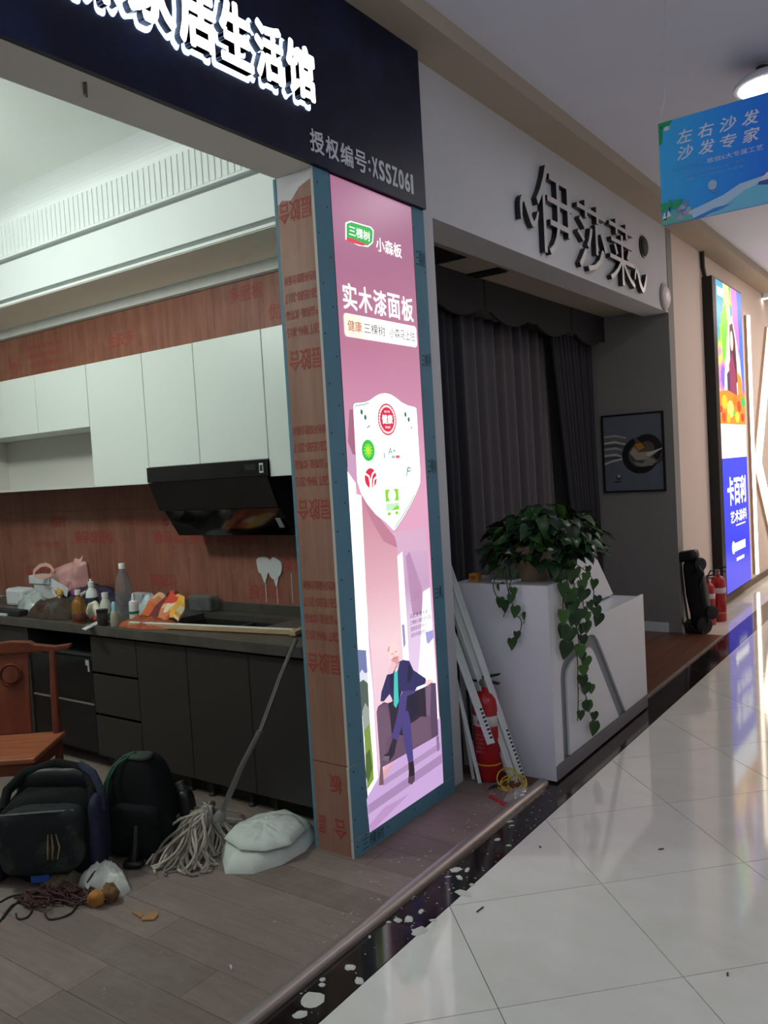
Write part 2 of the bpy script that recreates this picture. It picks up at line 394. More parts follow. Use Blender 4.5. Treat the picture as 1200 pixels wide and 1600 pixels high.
def gyp(y0,y1,z0,z1):
    b = MB(); b.box(-2.1755,-2.1615,y0,y1,z0,z1); b.k = 0
    b.mi = [1,1,1,0,1,1]            # cut ends show white gypsum
    return put(b, 'gypsum_board', [TEAL, GYPEDGE], pil)
gyp(2.656,2.764,0.411,2.899); gyp(2.653,2.764,0.092,0.407); gyp(2.653,3.49,0.012,0.088); gyp(3.387,3.49,0.36,2.899); gyp(3.387,3.49,0.092,0.357)
b = MB()
for k in range(14):
    for y in ((2.675,2.742) if k%2 else (2.682,2.736)):
        z = 2.84-k*0.205-(0.09 if y > 2.7 else 0); b.lathe([(0.0045,0.0012),(0.004,0.0018),(0.0,0.0015)], (-2.1625,y,z), 8, AX['X'])
    y = (3.40,3.475)[k%2]; b.lathe([(0.0045,0.0012),(0.004,0.0018),(0.0,0.0015)], (-2.1625,y,2.80-k*0.2), 8, AX['X'])
for k in range(4): b.lathe([(0.0045,0.0012),(0.004,0.0018),(0.0,0.0015)], (-2.1625,2.68+k*0.22,0.055), 8, AX['X'])
tag(put(b, 'screw_head', BLACK, pil), kind='stuff')
words('三棵树', 'X', -2.1608, 2.71, 2.87, 0.022, 0.075, 'board_print', DARKINK, pil, offset=0.0)
words('三棵树', 'X', -2.1608, 3.40, 3.48, 2.62, 2.70, 'board_print', DARKINK, pil, offset=0.0)
words('三棵树', 'X', -2.1608, 3.40, 3.48, 1.62, 1.69, 'board_print', DARKINK, pil, offset=0.0)
words('三棵', 'X', -2.1608, 3.40, 3.47, 1.0, 1.06, 'board_print', DARKINK, pil, offset=0.0)
words('三棵树', 'X', -2.1608, 3.40, 3.48, 2.14, 2.20, 'board_print', DARKINK, pil, offset=0.0)
# stencil print on the plywood cheek (sheets hung upside down)
def stencil(x0, x1, z, up=True, plane_y=2.6592, par=None, big='多层胶合', small=None, dz=1.0):
    sm = small or ('GB/T 9846-2015', '产品等级: 优等品', 'GB18580-2017', '绿色环保胶合板材')
    sgn = 1 if up else -1
    b = MB()
    for k, t in enumerate(sm):
        words(t, 'Y', plane_y, x0, x1, z+sgn*0.0+(k*0.072)*dz*sgn-0.02, z+(k*0.072)*dz*sgn+0.02, '', None, rot180=True, mb=b, offset=0.012)
    zz = z-0.12*dz*sgn
    words(big, 'Y', plane_y, x0-0.0, x1, zz-0.045, zz+0.045, '', None, rot180=True, mb=b, offset=0.02)
    return put(b, 'stencil_print', REDINK, par)
stencil(-2.355,-2.172,2.25,True,par=pil,big='层胶合')
words('层胶合','Y',2.6592,-2.36,-2.18,2.70,2.79,'stencil_print',REDINK,pil,offset=0.02,rot180=True)
stencil(-2.36,-2.175,1.62,True,par=pil,big='层胶合')
stencil(-2.36,-2.175,0.96,True,par=pil,big='层胶合')
words('板','Y',2.6592,-2.28,-2.21,0.28,0.36,'stencil_print',REDINK,pil,offset=0.02,rot180=True)
words('合','Y',2.6592,-2.27,-2.20,0.08,0.17,'stencil_print',REDINK,pil,offset=0.02,rot180=True)
words('层','Y',2.6592,-2.355,-2.315,0.09,0.17,'stencil_print',REDINK,pil,offset=0.02,rot180=True)
# stencil print on the kitchen back wall
for x, z, t in ((-4.95,1.30,'多层胶合板'),(-4.05,1.30,'合板 胶合板'),(-3.55,1.30,'胶合板材'),(-5.6,1.05,'福建胶合板'),(-4.25,1.02,'优质板'),(-3.35,0.98,'胶合板'),(-3.12,1.14,'合板'),(-5.35,1.42,'板材')):
    words(t, 'Y', 3.4482, x-0.028*len(t)*1.6, x+0.028*len(t)*1.6, z-0.045, z+0.045, 'stencil_print', REDINK, wb, offset=0.02, rot180=(x > -5))
for x, z in ((-4.35,1.40),(-5.55,1.25),(-4.0,1.40)):
    words('GB18580-2017 E1', 'Y', 3.4482, x-0.2, x+0.2, z-0.02, z+0.02, 'stencil_print', REDINK, wb, offset=0.004, rot180=True)
for x, z, t in ((-3.35,2.70,'多层板'),(-4.5,2.60,'合胶多'),(-3.05,2.56,'优合板'),(-5.75,2.56,'合')):
    words(t, 'Y', 3.4492, x-0.045*len(t), x+0.045*len(t), z-0.045, z+0.045, 'stencil_print', REDINK, wb, offset=0.006)
for k in range(4): words('执行标准 GB/T9846-2015', 'Y', 3.4492, -5.55, -5.15, 2.47+k*0.062, 2.51+k*0.062, 'stencil_print', REDINK, wb, offset=0.004)
# white plaster daubs with runs under them
b = MB(); DAUB = mat('white_paste',(206,206,204),0.6)
b.prism([(-3.40+0.055+0.058*math.cos(t)*(1+0.12*math.sin(3*t+1)), 1.14+0.058*math.sin(t)*(1+0.15*math.cos(2*t))) for t in [6.283*k/22 for k in range(22)]],'y',3.441,3.4495)
b.prism([(-3.255+0.052*math.cos(t)*(1+0.14*math.sin(2*t)), 1.125+0.062*math.sin(t)*(1+0.1*math.cos(3*t))) for t in [6.283*k/22 for k in range(22)]],'y',3.440,3.4494)
b.prism([(-3.375,1.10),(-3.315,1.10),(-3.340,1.04),(-3.350,1.04)],'y',3.442,3.4492); b.prism([(-3.28,1.09),(-3.23,1.09),(-3.252,1.02),(-3.26,1.02)],'y',3.442,3.4492)
b.tube([(-3.345,3.448,1.06),(-3.344,3.448,0.925)],0.0035,6); b.tube([(-3.256,3.448,1.04),(-3.256,3.448,0.92)],0.0035,6); b.tube([(-3.14,3.448,1.10),(-3.142,3.448,0.93)],0.0025,6)
put(b, 'paste_daub', DAUB, wb)

# ---- storefront wall of the dark shop and the wall beyond
wf = struct(put(MB().box(-2.42,-2.19,3.494,3.62,0,2.9).box(-2.42,-2.19,3.494,7.6,2.9,3.66), 'wall_front', PLASTER), 'grey-white storefront wall around the dark shop opening', 'wall')
put(MB().box(-2.205,-2.164,3.4905,3.494,0.012,2.9), 'edge_strip', mat('brown_edge',(84,70,60),0.8), wf)
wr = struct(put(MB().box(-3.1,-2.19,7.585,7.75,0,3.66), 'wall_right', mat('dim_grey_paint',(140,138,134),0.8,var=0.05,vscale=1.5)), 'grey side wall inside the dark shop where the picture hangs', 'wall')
wfar = struct(put(MB().box(-2.40,-2.205,7.75,16,0,3.66), 'wall_far', mat('warm_grey_paint',(216,200,190),0.7,var=0.04,vscale=1.0)), 'warm grey corridor wall carrying the tall screen and light strips', 'wall')
struct(put(MB().box(-2.2049,-2.188,7.76,16,0.0,0.07), 'baseboard_far', mat('brown_baseboard',(96,78,66),0.5)), 'brown baseboard under the tall screen', 'baseboard')
struct(put(MB().box(-3.08,-2.30,7.57,7.5849,0.01,0.10), 'baseboard_right', WHITE), 'white baseboard inside the dark shop', 'baseboard')
struct(put(MB().box(-3.2,-3.1,3.56,7.75,0,3.1), 'wall_inner', PLASTER_G), 'back wall of the dark shop behind the curtains', 'wall')
struct(put(MB().box(-3.1,-2.37,3.562,3.62,0,3.1), 'wall_side', PLASTER_G), 'partition between kitchen shop and dark shop', 'wall')
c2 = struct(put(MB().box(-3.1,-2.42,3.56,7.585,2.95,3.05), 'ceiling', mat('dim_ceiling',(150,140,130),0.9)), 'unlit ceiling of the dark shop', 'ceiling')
# ---- corridor ceiling and border
ce = struct(put(MB().box(-2.0,2.6,-4,16,3.74,3.84), 'ceiling', CEIL), 'plain corridor ceiling with recessed round lamps', 'ceiling')
struct(put(MB().box(-2.25,-1.965,-4,16,3.652,3.80), 'trim_3', mat('ceiling_border_paint',(176,164,148),0.85,var=0.05,vscale=1)), 'beige lowered ceiling border along the storefronts', 'trim')
struct(put(MB().box(2.6,2.7,-4,16,0,3.84), 'wall_opposite', PLASTER), 'opposite corridor wall behind the camera', 'wall')
struct(put(MB().box(-2.4,2.7,16,16.1,0,3.84), 'wall_end', mat('warm_end_paint',(214,196,176),0.7)), 'far end wall of the corridor', 'wall')
# ---- rounded metal threshold
th = struct(put(MB().prism([(-1.845,0.0),(-1.845,0.014)]+[(-1.8165-0.0285*math.cos(a), 0.012+0.018*math.sin(a)) for a in [math.pi*k/8 for k in range(1,8)]]+[(-1.788,0.012),(-1.788,0.0)], 'y', -1.2, 3.79), 'trim_4', STEEL, smooth=50), 'scuffed rounded metal strip edging the shop floor', 'trim')
struct(put(MB().box(-1.842,-1.829,3.80,7.6,-0.01,0.0125), 'trim_5', STEEL), 'thin metal edging of the wooden shop floor', 'trim')

# ------------------------------------------------------------------ black fascia with lit letters
LETTER = emat('lit_letter_face', (240,246,255), 3.2); HALO = emat('letter_halo', (176,204,255), 4.0)
sg = empty('shop_sign', (-2.16,1.5,2.9), 'black fascia board with glowing white characters over the kitchen shop', 'sign')
put(MB().box(-2.1648,-2.14,-4,3.485,2.9,3.655), 'board', BLACKBOARD, sg)
for ch, y0, y1, z0, z1 in (('美',1.32,1.50,3.10,3.36),('森',1.52,1.71,3.10,3.36),('家',1.735,1.925,3.112,3.355),('居',1.94,2.105,3.105,3.35),('生',2.125,2.285,3.112,3.335),('活',2.30,2.45,3.117,3.33),('馆',2.47,2.635,3.118,3.325)):
    l = words(ch, 'X', -2.105, y0, y1, z0, z1, 'letter', LETTER, sg, offset=0.034, depth=0.004)
    words(ch, 'X', -2.136, y0+0.002, y1-0.002, z0+0.002, z1-0.002, 'return', BLACK, l, offset=0.034, depth=0.0305)
    words(ch, 'X', -2.1395, y0-0.014, y1+0.010, z0-0.018, z1+0.008, 'halo', HALO, l, offset=0.06, depth=0.003)
GREYLET = mat('pale_vinyl', (206,208,216), 0.5)
cw = 'X'
for k, ch in enumerate('授权编号'):
    y = 2.625+k*0.098; words(ch, 'X', -2.1398, y, y+0.085, 2.945, 3.035, 'character', GREYLET, sg, offset=0.022, depth=0.003)
words(':', 'X', -2.1398, 3.017, 3.031, 2.962, 3.012, 'character', GREYLET, sg, offset=0.02, depth=0.003)
for k, ch in enumerate('XSSZ061'):
    y = 3.046+k*0.0515; words(ch, 'X', -2.1398, y, y+(0.042 if ch != '1' else 0.019), 2.945, 3.035, 'character', GREYLET, sg, offset=0.03 if ch != '1' else 0.0, depth=0.003)

# ------------------------------------------------------------------ backlit poster on the pillar
PX = -2.1586
po = empty('lightbox_poster', (-2.1615,3.075,0.09), 'tall backlit pink poster of a seated man in a navy suit', 'poster')
put(MB().box(-2.1755,-2.1625,2.764,3.387,0.088,2.899), 'light_box', BLACK, po)
bgm = emat_ramp('poster_mauve', 2, [(0.0,(214,166,205)),(1.1,(216,160,190)),(1.45,(214,156,184)),(1.75,(200,138,168)),(2.1,(176,110,140)),(2.45,(160,100,130)),(2.82,(150,94,124))], 1.18, 3.0, 0.03)
put(MB().flat([(2.769,0.093),(3.382,0.093),(3.382,2.894),(2.769,2.894)], 'x', PX-0.003), 'print', bgm, po)
_pc = {}
def ink(*rgb, s=1.0):
    return emat('ink_%d_%d_%d_%d' % (rgb+(int(s*10),)), rgb, s)
class Layers:
    """flat print built up from shapes, each a hair in front of the one below"""
    def __init__(s, x): s.b = MB(); s.m = []; s.x = x; s.n = 0
    def p(s, poly, m):
        if m not in s.m: s.m.append(m)
        s.b.k = s.m.index(m); s.b.flat(poly, 'x', s.x+s.n*0.00003); s.n += 1; return s
    def t(s, body, y0, y1, z0, z1, m, off=0.01):
        if m not in s.m: s.m.append(m)
        s.b.k = s.m.index(m); words(body, 'X', s.x+s.n*0.00003, y0, y1, z0, z1, '', None, mb=s.b, offset=off); s.n += 9; return s
    def done(s, name, par): return put(s.b, name, s.m, par)
L = Layers(PX-0.0025)
WHT = ink(255,255,255,s=1.35)
# room behind the man
L.p([(2.765,1.654),(2.818,1.600),(2.817,1.553),(2.853,1.545),(2.846,1.054),(2.842,0.871),(2.851,0.684),(2.851,0.295),(2.769,0.241),(2.766,0.299),(2.762,0.902),(2.765,1.205)], WHT)
L.p([(2.779,1.751),(2.832,1.745),(2.817,1.553),(2.818,1.603),(2.765,1.657)], ink(205,160,195))
L.p([(2.804,1.915),(2.835,1.916),(2.834,1.718),(2.808,1.726),(2.781,1.779)], ink(165,105,130))
L.p([(2.853,1.545),(2.962,1.450),(3.091,1.337),(3.103,1.253),(3.094,1.011),(3.108,0.739),(3.139,0.671),(3.009,0.437),(2.859,0.281),(2.858,0.511),(2.854,0.854),(2.844,1.082)], emat_ramp('poster_pale_pink', 2, [(0.3,(240,205,225)),(0.8,(250,215,222)),(1.05,(232,178,192)),(1.4,(206,140,160))], 1.0))
L.p([(2.853,1.545),(2.962,1.450),(3.091,1.337),(3.102,1.289),(2.999,1.329),(2.912,1.435)], ink(196,130,152))
L.p([(3.078,1.362),(3.344,1.358),(3.355,1.242),(3.147,1.266),(3.103,1.253),(3.099,1.310)], ink(222,180,208))
L.p([(3.147,1.266),(3.355,1.248),(3.371,0.392),(3.378,0.229),(3.209,0.284),(3.139,0.671)], emat_ramp('poster_lilac', 2, [(0.3,(238,214,245)),(0.85,(232,205,235)),(1.0,(205,165,200)),(1.25,(220,180,215))], 1.0))
L.p([(3.165,1.240),(3.200,1.260),(3.291,1.070),(3.284,0.948),(3.196,0.963)], ink(190,145,182))
L.p([(3.295,1.054),(3.359,1.066),(3.377,0.326),(3.381,0.196),(3.259,0.330),(3.198,0.611),(3.246,0.800)], WHT)
L.p([(3.098,1.251),(3.141,1.267),(3.144,1.033),(3.144,0.725),(3.097,0.727),(3.096,1.026)], WHT)
L.p([(3.102,0.932),(3.123,0.928),(3.124,0.838),(3.106,0.818)], ink(150,150,195))
L.p([(3.297,0.858),(3.367,0.857),(3.369,0.819),(3.320,0.797),(3.303,0.807)], ink(170,165,225))
# view through the window at the left
L.p([(2.760,0.888),(2.819,0.873),(2.820,0.743),(2.760,0.752)], ink(118,128,175))
L.p([(2.764,0.785),(2.783,0.797),(2.800,0.776),(2.823,0.776),(2.817,0.721),(2.764,0.740)], ink(228,230,240))
L.p([(2.760,0.747),(2.788,0.751),(2.818,0.727),(2.815,0.609),(2.763,0.600)], ink(82,98,88))
L.p([(2.765,0.617),(2.791,0.649),(2.816,0.614),(2.815,0.509),(2.768,0.509)], ink(160,168,160))
L.p([(2.770,0.531),(2.814,0.552),(2.821,0.380),(2.818,0.301),(2.768,0.273),(2.768,0.369)], ink(128,156,66))
L.p([(2.769,0.425),(2.803,0.442),(2.813,0.353),(2.780,0.302),(2.764,0.328)], ink(78,106,44))
# floor and its shadows
L.p([(2.851,0.295),(2.769,0.244),(2.759,0.231),(2.767,0.083),(3.382,0.089),(3.386,0.420),(3.106,0.347)], ink(206,172,222))
L.p([(2.766,0.205),(3.379,0.235),(3.380,0.190),(2.766,0.165)], ink(172,138,184))
L.p([(2.863,0.273),(3.373,0.295),(3.370,0.264),(2.889,0.247)], ink(178,146,190))
L.p([(2.766,0.115),(2.880,0.151),(3.084,0.142),(2.777,0.082)], ink(190,150,200))
# sofa
L.p([(2.870,0.340),(2.889,0.336),(2.889,0.253),(2.853,0.261)], ink(120,90,100))
L.p([(2.899,0.311),(2.978,0.328),(2.939,0.303),(2.891,0.276)], ink(226,170,160))
L.p([(3.340,0.334),(3.364,0.332),(3.360,0.258),(3.341,0.261)], ink(140,112,150))
L.p([(2.868,0.588),(2.881,0.608),(2.926,0.616),(2.969,0.598),(3.264,0.600),(3.312,0.609),(3.363,0.594),(3.362,0.519),(3.360,0.336),(3.146,0.335),(2.966,0.332),(2.871,0.333),(2.869,0.490)], ink(104,78,104))
L.p([(2.957,0.602),(3.264,0.600),(3.263,0.454),(3.124,0.463),(3.068,0.421),(2.971,0.460),(2.967,0.546)], ink(44,34,52))
L.p([(3.128,0.457),(3.214,0.470),(3.295,0.444),(3.298,0.341),(3.138,0.345),(3.130,0.397)], ink(112,86,110))
L.p([(3.272,0.588),(3.312,0.604),(3.363,0.594),(3.362,0.519),(3.358,0.336),(3.298,0.339),(3.297,0.444),(3.264,0.463)], ink(92,70,98))
L.p([(3.272,0.588),(3.311,0.601),(3.320,0.596),(3.295,0.447),(3.264,0.463)], ink(128,100,128))
L.p([(2.872,0.592),(2.901,0.603),(2.939,0.587),(2.962,0.538),(2.971,0.460),(2.932,0.443),(2.919,0.390),(2.875,0.352),(2.870,0.480)], ink(112,86,110))
# the man: suit, tie, legs, shoes, hands, head
L.p([(3.056,0.768),(3.095,0.769),(3.145,0.753),(3.175,0.702),(3.213,0.678),(3.277,0.637),(3.273,0.613),(3.193,0.616),(3.178,0.602),(3.072,0.627),(3.029,0.578),(3.003,0.570),(2.988,0.617),(2.973,0.640),(2.926,0.619),(2.901,0.626),(2.912,0.665),(2.962,0.731),(3.006,0.727),(3.026,0.745)], ink(48,46,98))
L.p([(3.135,0.741),(3.167,0.704),(3.159,0.676),(3.135,0.652),(3.118,0.661)], ink(32,30,66))
L.p([(2.981,0.721),(3.019,0.729),(3.003,0.652),(2.988,0.646),(2.977,0.677)], ink(34,32,74))
L.p([(2.974,0.649),(2.998,0.643),(3.003,0.570),(3.048,0.601),(3.063,0.624),(3.043,0.641),(3.006,0.646)], ink(36,32,70))
L.p([(3.104,0.606),(3.178,0.602),(3.205,0.540),(3.180,0.487),(3.126,0.478),(3.108,0.522)], ink(34,28,54))
L.p([(3.079,0.530),(3.113,0.526),(3.125,0.473),(3.130,0.333),(3.132,0.287),(3.088,0.286),(3.073,0.351),(3.054,0.454)], ink(74,66,132))
L.p([(3.076,0.626),(3.123,0.619),(3.178,0.603),(3.173,0.593),(3.111,0.595),(3.092,0.531),(3.065,0.480),(3.012,0.416),(2.967,0.441),(3.009,0.506),(3.035,0.557),(3.048,0.601)], ink(76,66,130))
L.p([(2.977,0.436),(3.010,0.417),(2.981,0.360),(2.943,0.342),(2.890,0.364),(2.896,0.381),(2.934,0.383)], ink(48,36,52))
L.p([(2.898,0.380),(2.945,0.363),(2.934,0.342),(2.890,0.364)], ink(120,100,118))
L.p([(3.088,0.286),(3.130,0.286),(3.136,0.241),(3.133,0.188),(3.108,0.176),(3.077,0.195),(3.088,0.238)], ink(46,32,48))
L.p([(3.083,0.220),(3.133,0.212),(3.131,0.188),(3.108,0.176),(3.077,0.196)], ink(88,66,84))
L.p([(3.019,0.734),(3.045,0.732),(3.041,0.642),(3.041,0.589),(3.015,0.564),(3.000,0.583),(3.011,0.678)], ink(72,205,196))
L.p([(3.024,0.737),(3.051,0.760),(3.065,0.768),(3.048,0.732),(3.031,0.726)], ink(236,214,226))
L.p([(2.979,0.838),(2.992,0.859),(3.021,0.868),(3.046,0.857),(3.062,0.823),(3.061,0.787),(3.049,0.768),(3.026,0.762),(3.005,0.778),(2.990,0.805)], ink(252,216,214,s=1.05))
L.p([(2.998,0.787),(3.014,0.798),(3.059,0.797),(3.060,0.777),(3.045,0.764),(3.026,0.762)], ink(226,160,160))
L.p([(2.976,0.836),(2.987,0.855),(2.996,0.853),(2.985,0.827)], ink(190,165,165))
L.p([(3.004,0.816),(3.022,0.816),(3.022,0.814),(3.005,0.812)], ink(120,84,90))
L.p([(3.032,0.819),(3.048,0.822),(3.048,0.819),(3.034,0.816)], ink(120,84,90))
L.p([(3.018,0.792),(3.046,0.791),(3.044,0.789),(3.021,0.788)], ink(180,96,104))
L.p([(3.028,0.813),(3.035,0.797),(3.028,0.796),(3.020,0.801)], ink(240,190,188))
L.p([(3.005,0.782),(3.029,0.772),(3.036,0.756),(3.020,0.738),(2.992,0.728),(2.963,0.740),(2.986,0.765)], ink(250,200,206))
L.p([(3.266,0.613),(3.277,0.630),(3.314,0.625),(3.350,0.605),(3.312,0.605),(3.278,0.598)], ink(252,214,216))
L.done('printed_scene', po)
# the four lines of small type beside the man
T = Layers(PX+0.0001)
DK = ink(46,30,60)
(ya, za), (yb, zb) = [(3.168,0.950),(3.324,0.953)]
for k, (t, f) in enumerate((('马宏涛 艺术家',1.0),('三棵树小森板实木漆面',1.18),('健康家居好板材',0.9),('绿色环保健康板材',0.86))):
    T.t(t, ya, ya+(yb-ya)*f, za-0.004-0.03*k, za+0.017-0.03*k, DK if k < 2 else ink(110,84,120), 0.0)
(ya, za), (yb, zb) = [(3.179,1.012),(3.265,0.982)]
T.t('三棵树', ya, yb, 1.025, 1.075, ink(176,136,170), 0.0)
tag(T.done('small_type', po), kind='stuff')
# shield with certification badges
L = Layers(PX+0.0004)
sh = [(2.829,1.930),(2.837,1.941),(2.850,1.944),(2.915,1.950),(2.953,1.960),(3.000,1.981),(3.036,1.992),(3.075,1.996),(3.118,1.992),(3.161,1.977),(3.204,1.958),(3.253,1.946),(3.313,1.939),(3.326,1.933),(3.327,1.785),(3.329,1.622),(3.320,1.574),(3.278,1.524),(3.221,1.471),(3.149,1.415),(3.087,1.372),(3.077,1.370),(3.020,1.412),(2.947,1.454),(2.886,1.507),(2.847,1.553),(2.825,1.606),(2.827,1.753)]
cy = sum(p[0] for p in sh)/len(sh); cz = sum(p[1] for p in sh)/len(sh)
L.p([(cy+(p[0]-cy)*1.012, cz+(p[1]-cz)*1.008) for p in sh], ink(176,120,140))
L.p(sh, WHT)
GRN = ink(20,190,120)
def line(pts, w, m):
    for a, b2 in zip(pts, pts[1:]):
        d = Vector((b2[0]-a[0], b2[1]-a[1])); n = Vector((-d.y, d.x)).normalized()*w
        L.p([(a[0]-n.x,a[1]-n.y),(b2[0]-n.x,b2[1]-n.y),(b2[0]+n.x,b2[1]+n.y),(a[0]+n.x,a[1]+n.y)], m)
line([(3.088,1.383),(3.150,1.427),(3.222,1.482),(3.270,1.527)], 0.0022, GRN)
line([(2.842,1.924),(2.849,1.933),(2.907,1.939),(2.945,1.949)], 0.002, GRN)
(sy, sz), (gy, gz), (yy, yz), (qy, qz) = [(3.077,1.877),(2.916,1.739),(2.922,1.617),(3.076,1.500)]
RED = ink(222,30,70)
L.p(circ((sy,sz),0.072,40), RED); L.p(circ((sy,sz),0.065,40), WHT); L.p(circ((sy,sz),0.056,40), RED)
for k in range(28):
    a = 2*math.pi*k/28; c, s_ = math.cos(a), math.sin(a); L.p([(sy+0.058*c-0.002*s_,sz+0.058*s_+0.002*c),(sy+0.058*c+0.002*s_,sz+0.058*s_-0.002*c),(sy+0.066*c+0.002*s_,sz+0.066*s_-0.002*c),(sy+0.066*c-0.002*s_,sz+0.066*s_+0.002*c)], RED)
L.t('健康', sy-0.042, sy+0.042, sz-0.02, sz+0.022, WHT, 0.03); L.t('绿色 环保', sy-0.022, sy+0.022, sz+0.030, sz+0.040, WHT, 0.0); L.t('Health', sy-0.02, sy+0.02, sz-0.040, sz-0.029, WHT, 0.0)
L.p(circ((gy,gz),0.047,32), ink(20,200,70)); YL = ink(190,240,60)
for k in range(12):
    a = 2*math.pi*k/12; c, s_ = math.cos(a), math.sin(a); L.p([(gy-0.003*s_,gz+0.003*c),(gy+0.003*s_,gz-0.003*c),(gy+0.032*c+0.003*s_,gz+0.032*s_-0.003*c),(gy+0.032*c-0.003*s_,gz+0.032*s_+0.003*c)], YL)
L.p(circ((gy,gz-0.004),0.012,16), YL)
L.p(circ((yy,yz),0.044,32), RED); 
for pts in (((-0.04,0.022),(-0.012,0.008),(-0.006,-0.02),(-0.008,-0.05)),((0.04,0.032),(0.012,0.016),(0.002,-0.012),(0.0,-0.05)),((0.05,0.008),(0.022,-0.008),(0.014,-0.048))):
    line([(yy+a, yz+b2) for a, b2 in pts], 0.0045, WHT)
L.t('放心板材', yy-0.03, yy+0.03, yz-0.064, yz-0.055, ink(200,150,160), 0.0)
# pale green mark at the foot of the shield
LG = ink(140,222,50)
L.p([(qy-0.052,qz+0.060),(qy+0.052,qz+0.060),(qy+0.052,qz+0.006),(qy-0.052,qz+0.006)], LG); L.p(circ((qy,qz+0.032),0.030,20,0.029), WHT)
L.p([(qy-0.052,qz-0.004),(qy+0.052,qz-0.004),(qy+0.052,qz-0.036),(qy-0.052,qz-0.036)], ink(205,245,205)); L.p([(qy-0.01,qz-0.036),(qy+0.05,qz-0.036),(qy+0.05,qz-0.018),(qy+0.03,qz-0.018)], LG)
for d in (-0.03, 0.03): L.p(circ((qy+d,qz-0.05),0.013,14,0.008), LG)
(ay, az), (by_, bz_), (dy, dz), (ey_, ez_) = [(3.096,1.733),(3.121,1.705),(3.226,1.637),(3.031,1.714)]
TG = ink(30,140,110)
L.t('A+', ay-0.03, ay+0.03, az-0.014, az+0.016, TG, 0.0); L.p([(by_-0.03,bz_-0.005),(by_-0.005,bz_-0.005),(by_-0.005,bz_+0.008),(by_-0.03,bz_+0.008)], ink(150,205,190)); L.p([(by_+0.002,bz_-0.005),(by_+0.034,bz_-0.005),(by_+0.034,bz_+0.008),(by_+0.002,bz_+0.008)], ink(236,90,110))
L.p(circ((dy,dz+0.008),0.016,14,0.012), TG); L.p(circ((dy+0.002,dz+0.008),0.009,12,0.007), WHT); line([(dy-0.024,dz-0.022),(dy-0.012,dz+0.004)], 0.003, TG); line([(ey_,ez_-0.012),(ey_+0.004,ez_+0.012)], 0.0025, TG)
for c in [(2.882,1.906),(2.907,1.883),(3.222,1.902),(3.248,1.879)]: L.p(circ(c,0.009 if c[1] > 1.86 else 0.006,10,0.012 if c[1] > 1.86 else 0.008), ink(20,110,90))
for pts in ([(2.915,1.837),(2.938,1.849)], [(3.261,1.836),(3.275,1.847)]): line(pts, 0.0025, TG)
L.done('shield_print', po)
# headline, strap line and maker's mark
L = Layers(PX+0.0004)
(ya, za), (yb, zb) = [(2.800,2.369),(3.351,2.355)]
zt = za
for k, ch in enumerate('实木漆面板'):
    w = (yb-ya)/5; L.t(ch, ya+k*w+0.004, ya+(k+1)*w-0.008, 2.342, 2.455, WHT, 0.022)
L.done('headline', po); L = Layers(PX+0.0004)
r0 = 2.225; r1 = 2.325
def rrect(y0,y1,z0,z1,r): 
    o = []
    for cx, cz_, a in ((y1-r,z1-r,0),(y0+r,z1-r,1),(y0+r,z0+r,2),(y1-r,z0+r,3)):
        o += [(cx+r*math.cos(math.pi/2*(a+k/5)), cz_+r*math.sin(math.pi/2*(a+k/5))) for k in range(6)]
    return o
L.p(rrect(ya,yb+0.012,r0,r1,0.018), WHT); L.p(rrect(ya,ya+0.13,r0,r1,0.018), ink(255,246,222,s=1.1))
L.t('健康', ya+0.025, ya+0.125, 2.252, 2.298, ink(196,90,60), 0.008); L.t('三棵树', ya+0.14, ya+0.30, 2.252, 2.298, ink(90,80,70), 0.004); L.t('小森马上住', ya+0.335, yb-0.005, 2.252, 2.298, ink(96,90,86), 0.002)
L.done('strap_line', po); L = Layers(PX+0.0004)
lg = [(2.860,2.707),(2.893,2.721),(3.032,2.725),(3.051,2.715),(3.041,2.665),(3.005,2.641),(2.939,2.635),(2.854,2.643)]
L.p([(sum(q[0] for q in lg)/8+(p[0]-sum(q[0] for q in lg)/8)*1.08, sum(q[1] for q in lg)/8+(p[1]-sum(q[1] for q in lg)/8)*1.12) for p in lg], WHT)
L.p(lg, ink(30,178,66))
L.p([(2.854,2.649),(2.904,2.653),(2.949,2.648),(3.006,2.647),(2.967,2.634),(2.902,2.633),(2.853,2.635)], ink(222,50,80))
(ya, za), (yb, zb) = [(2.874,2.666),(3.027,2.671)]
L.t('三棵树', ya, yb, za-0.004, za+0.040, WHT, 0.012)
(ya, za), (yb, zb) = [(3.069,2.653),(3.273,2.652)]
L.t('小森板', ya, yb, za-0.022, za+0.042, WHT, 0.016)
L.done('maker_mark', po)

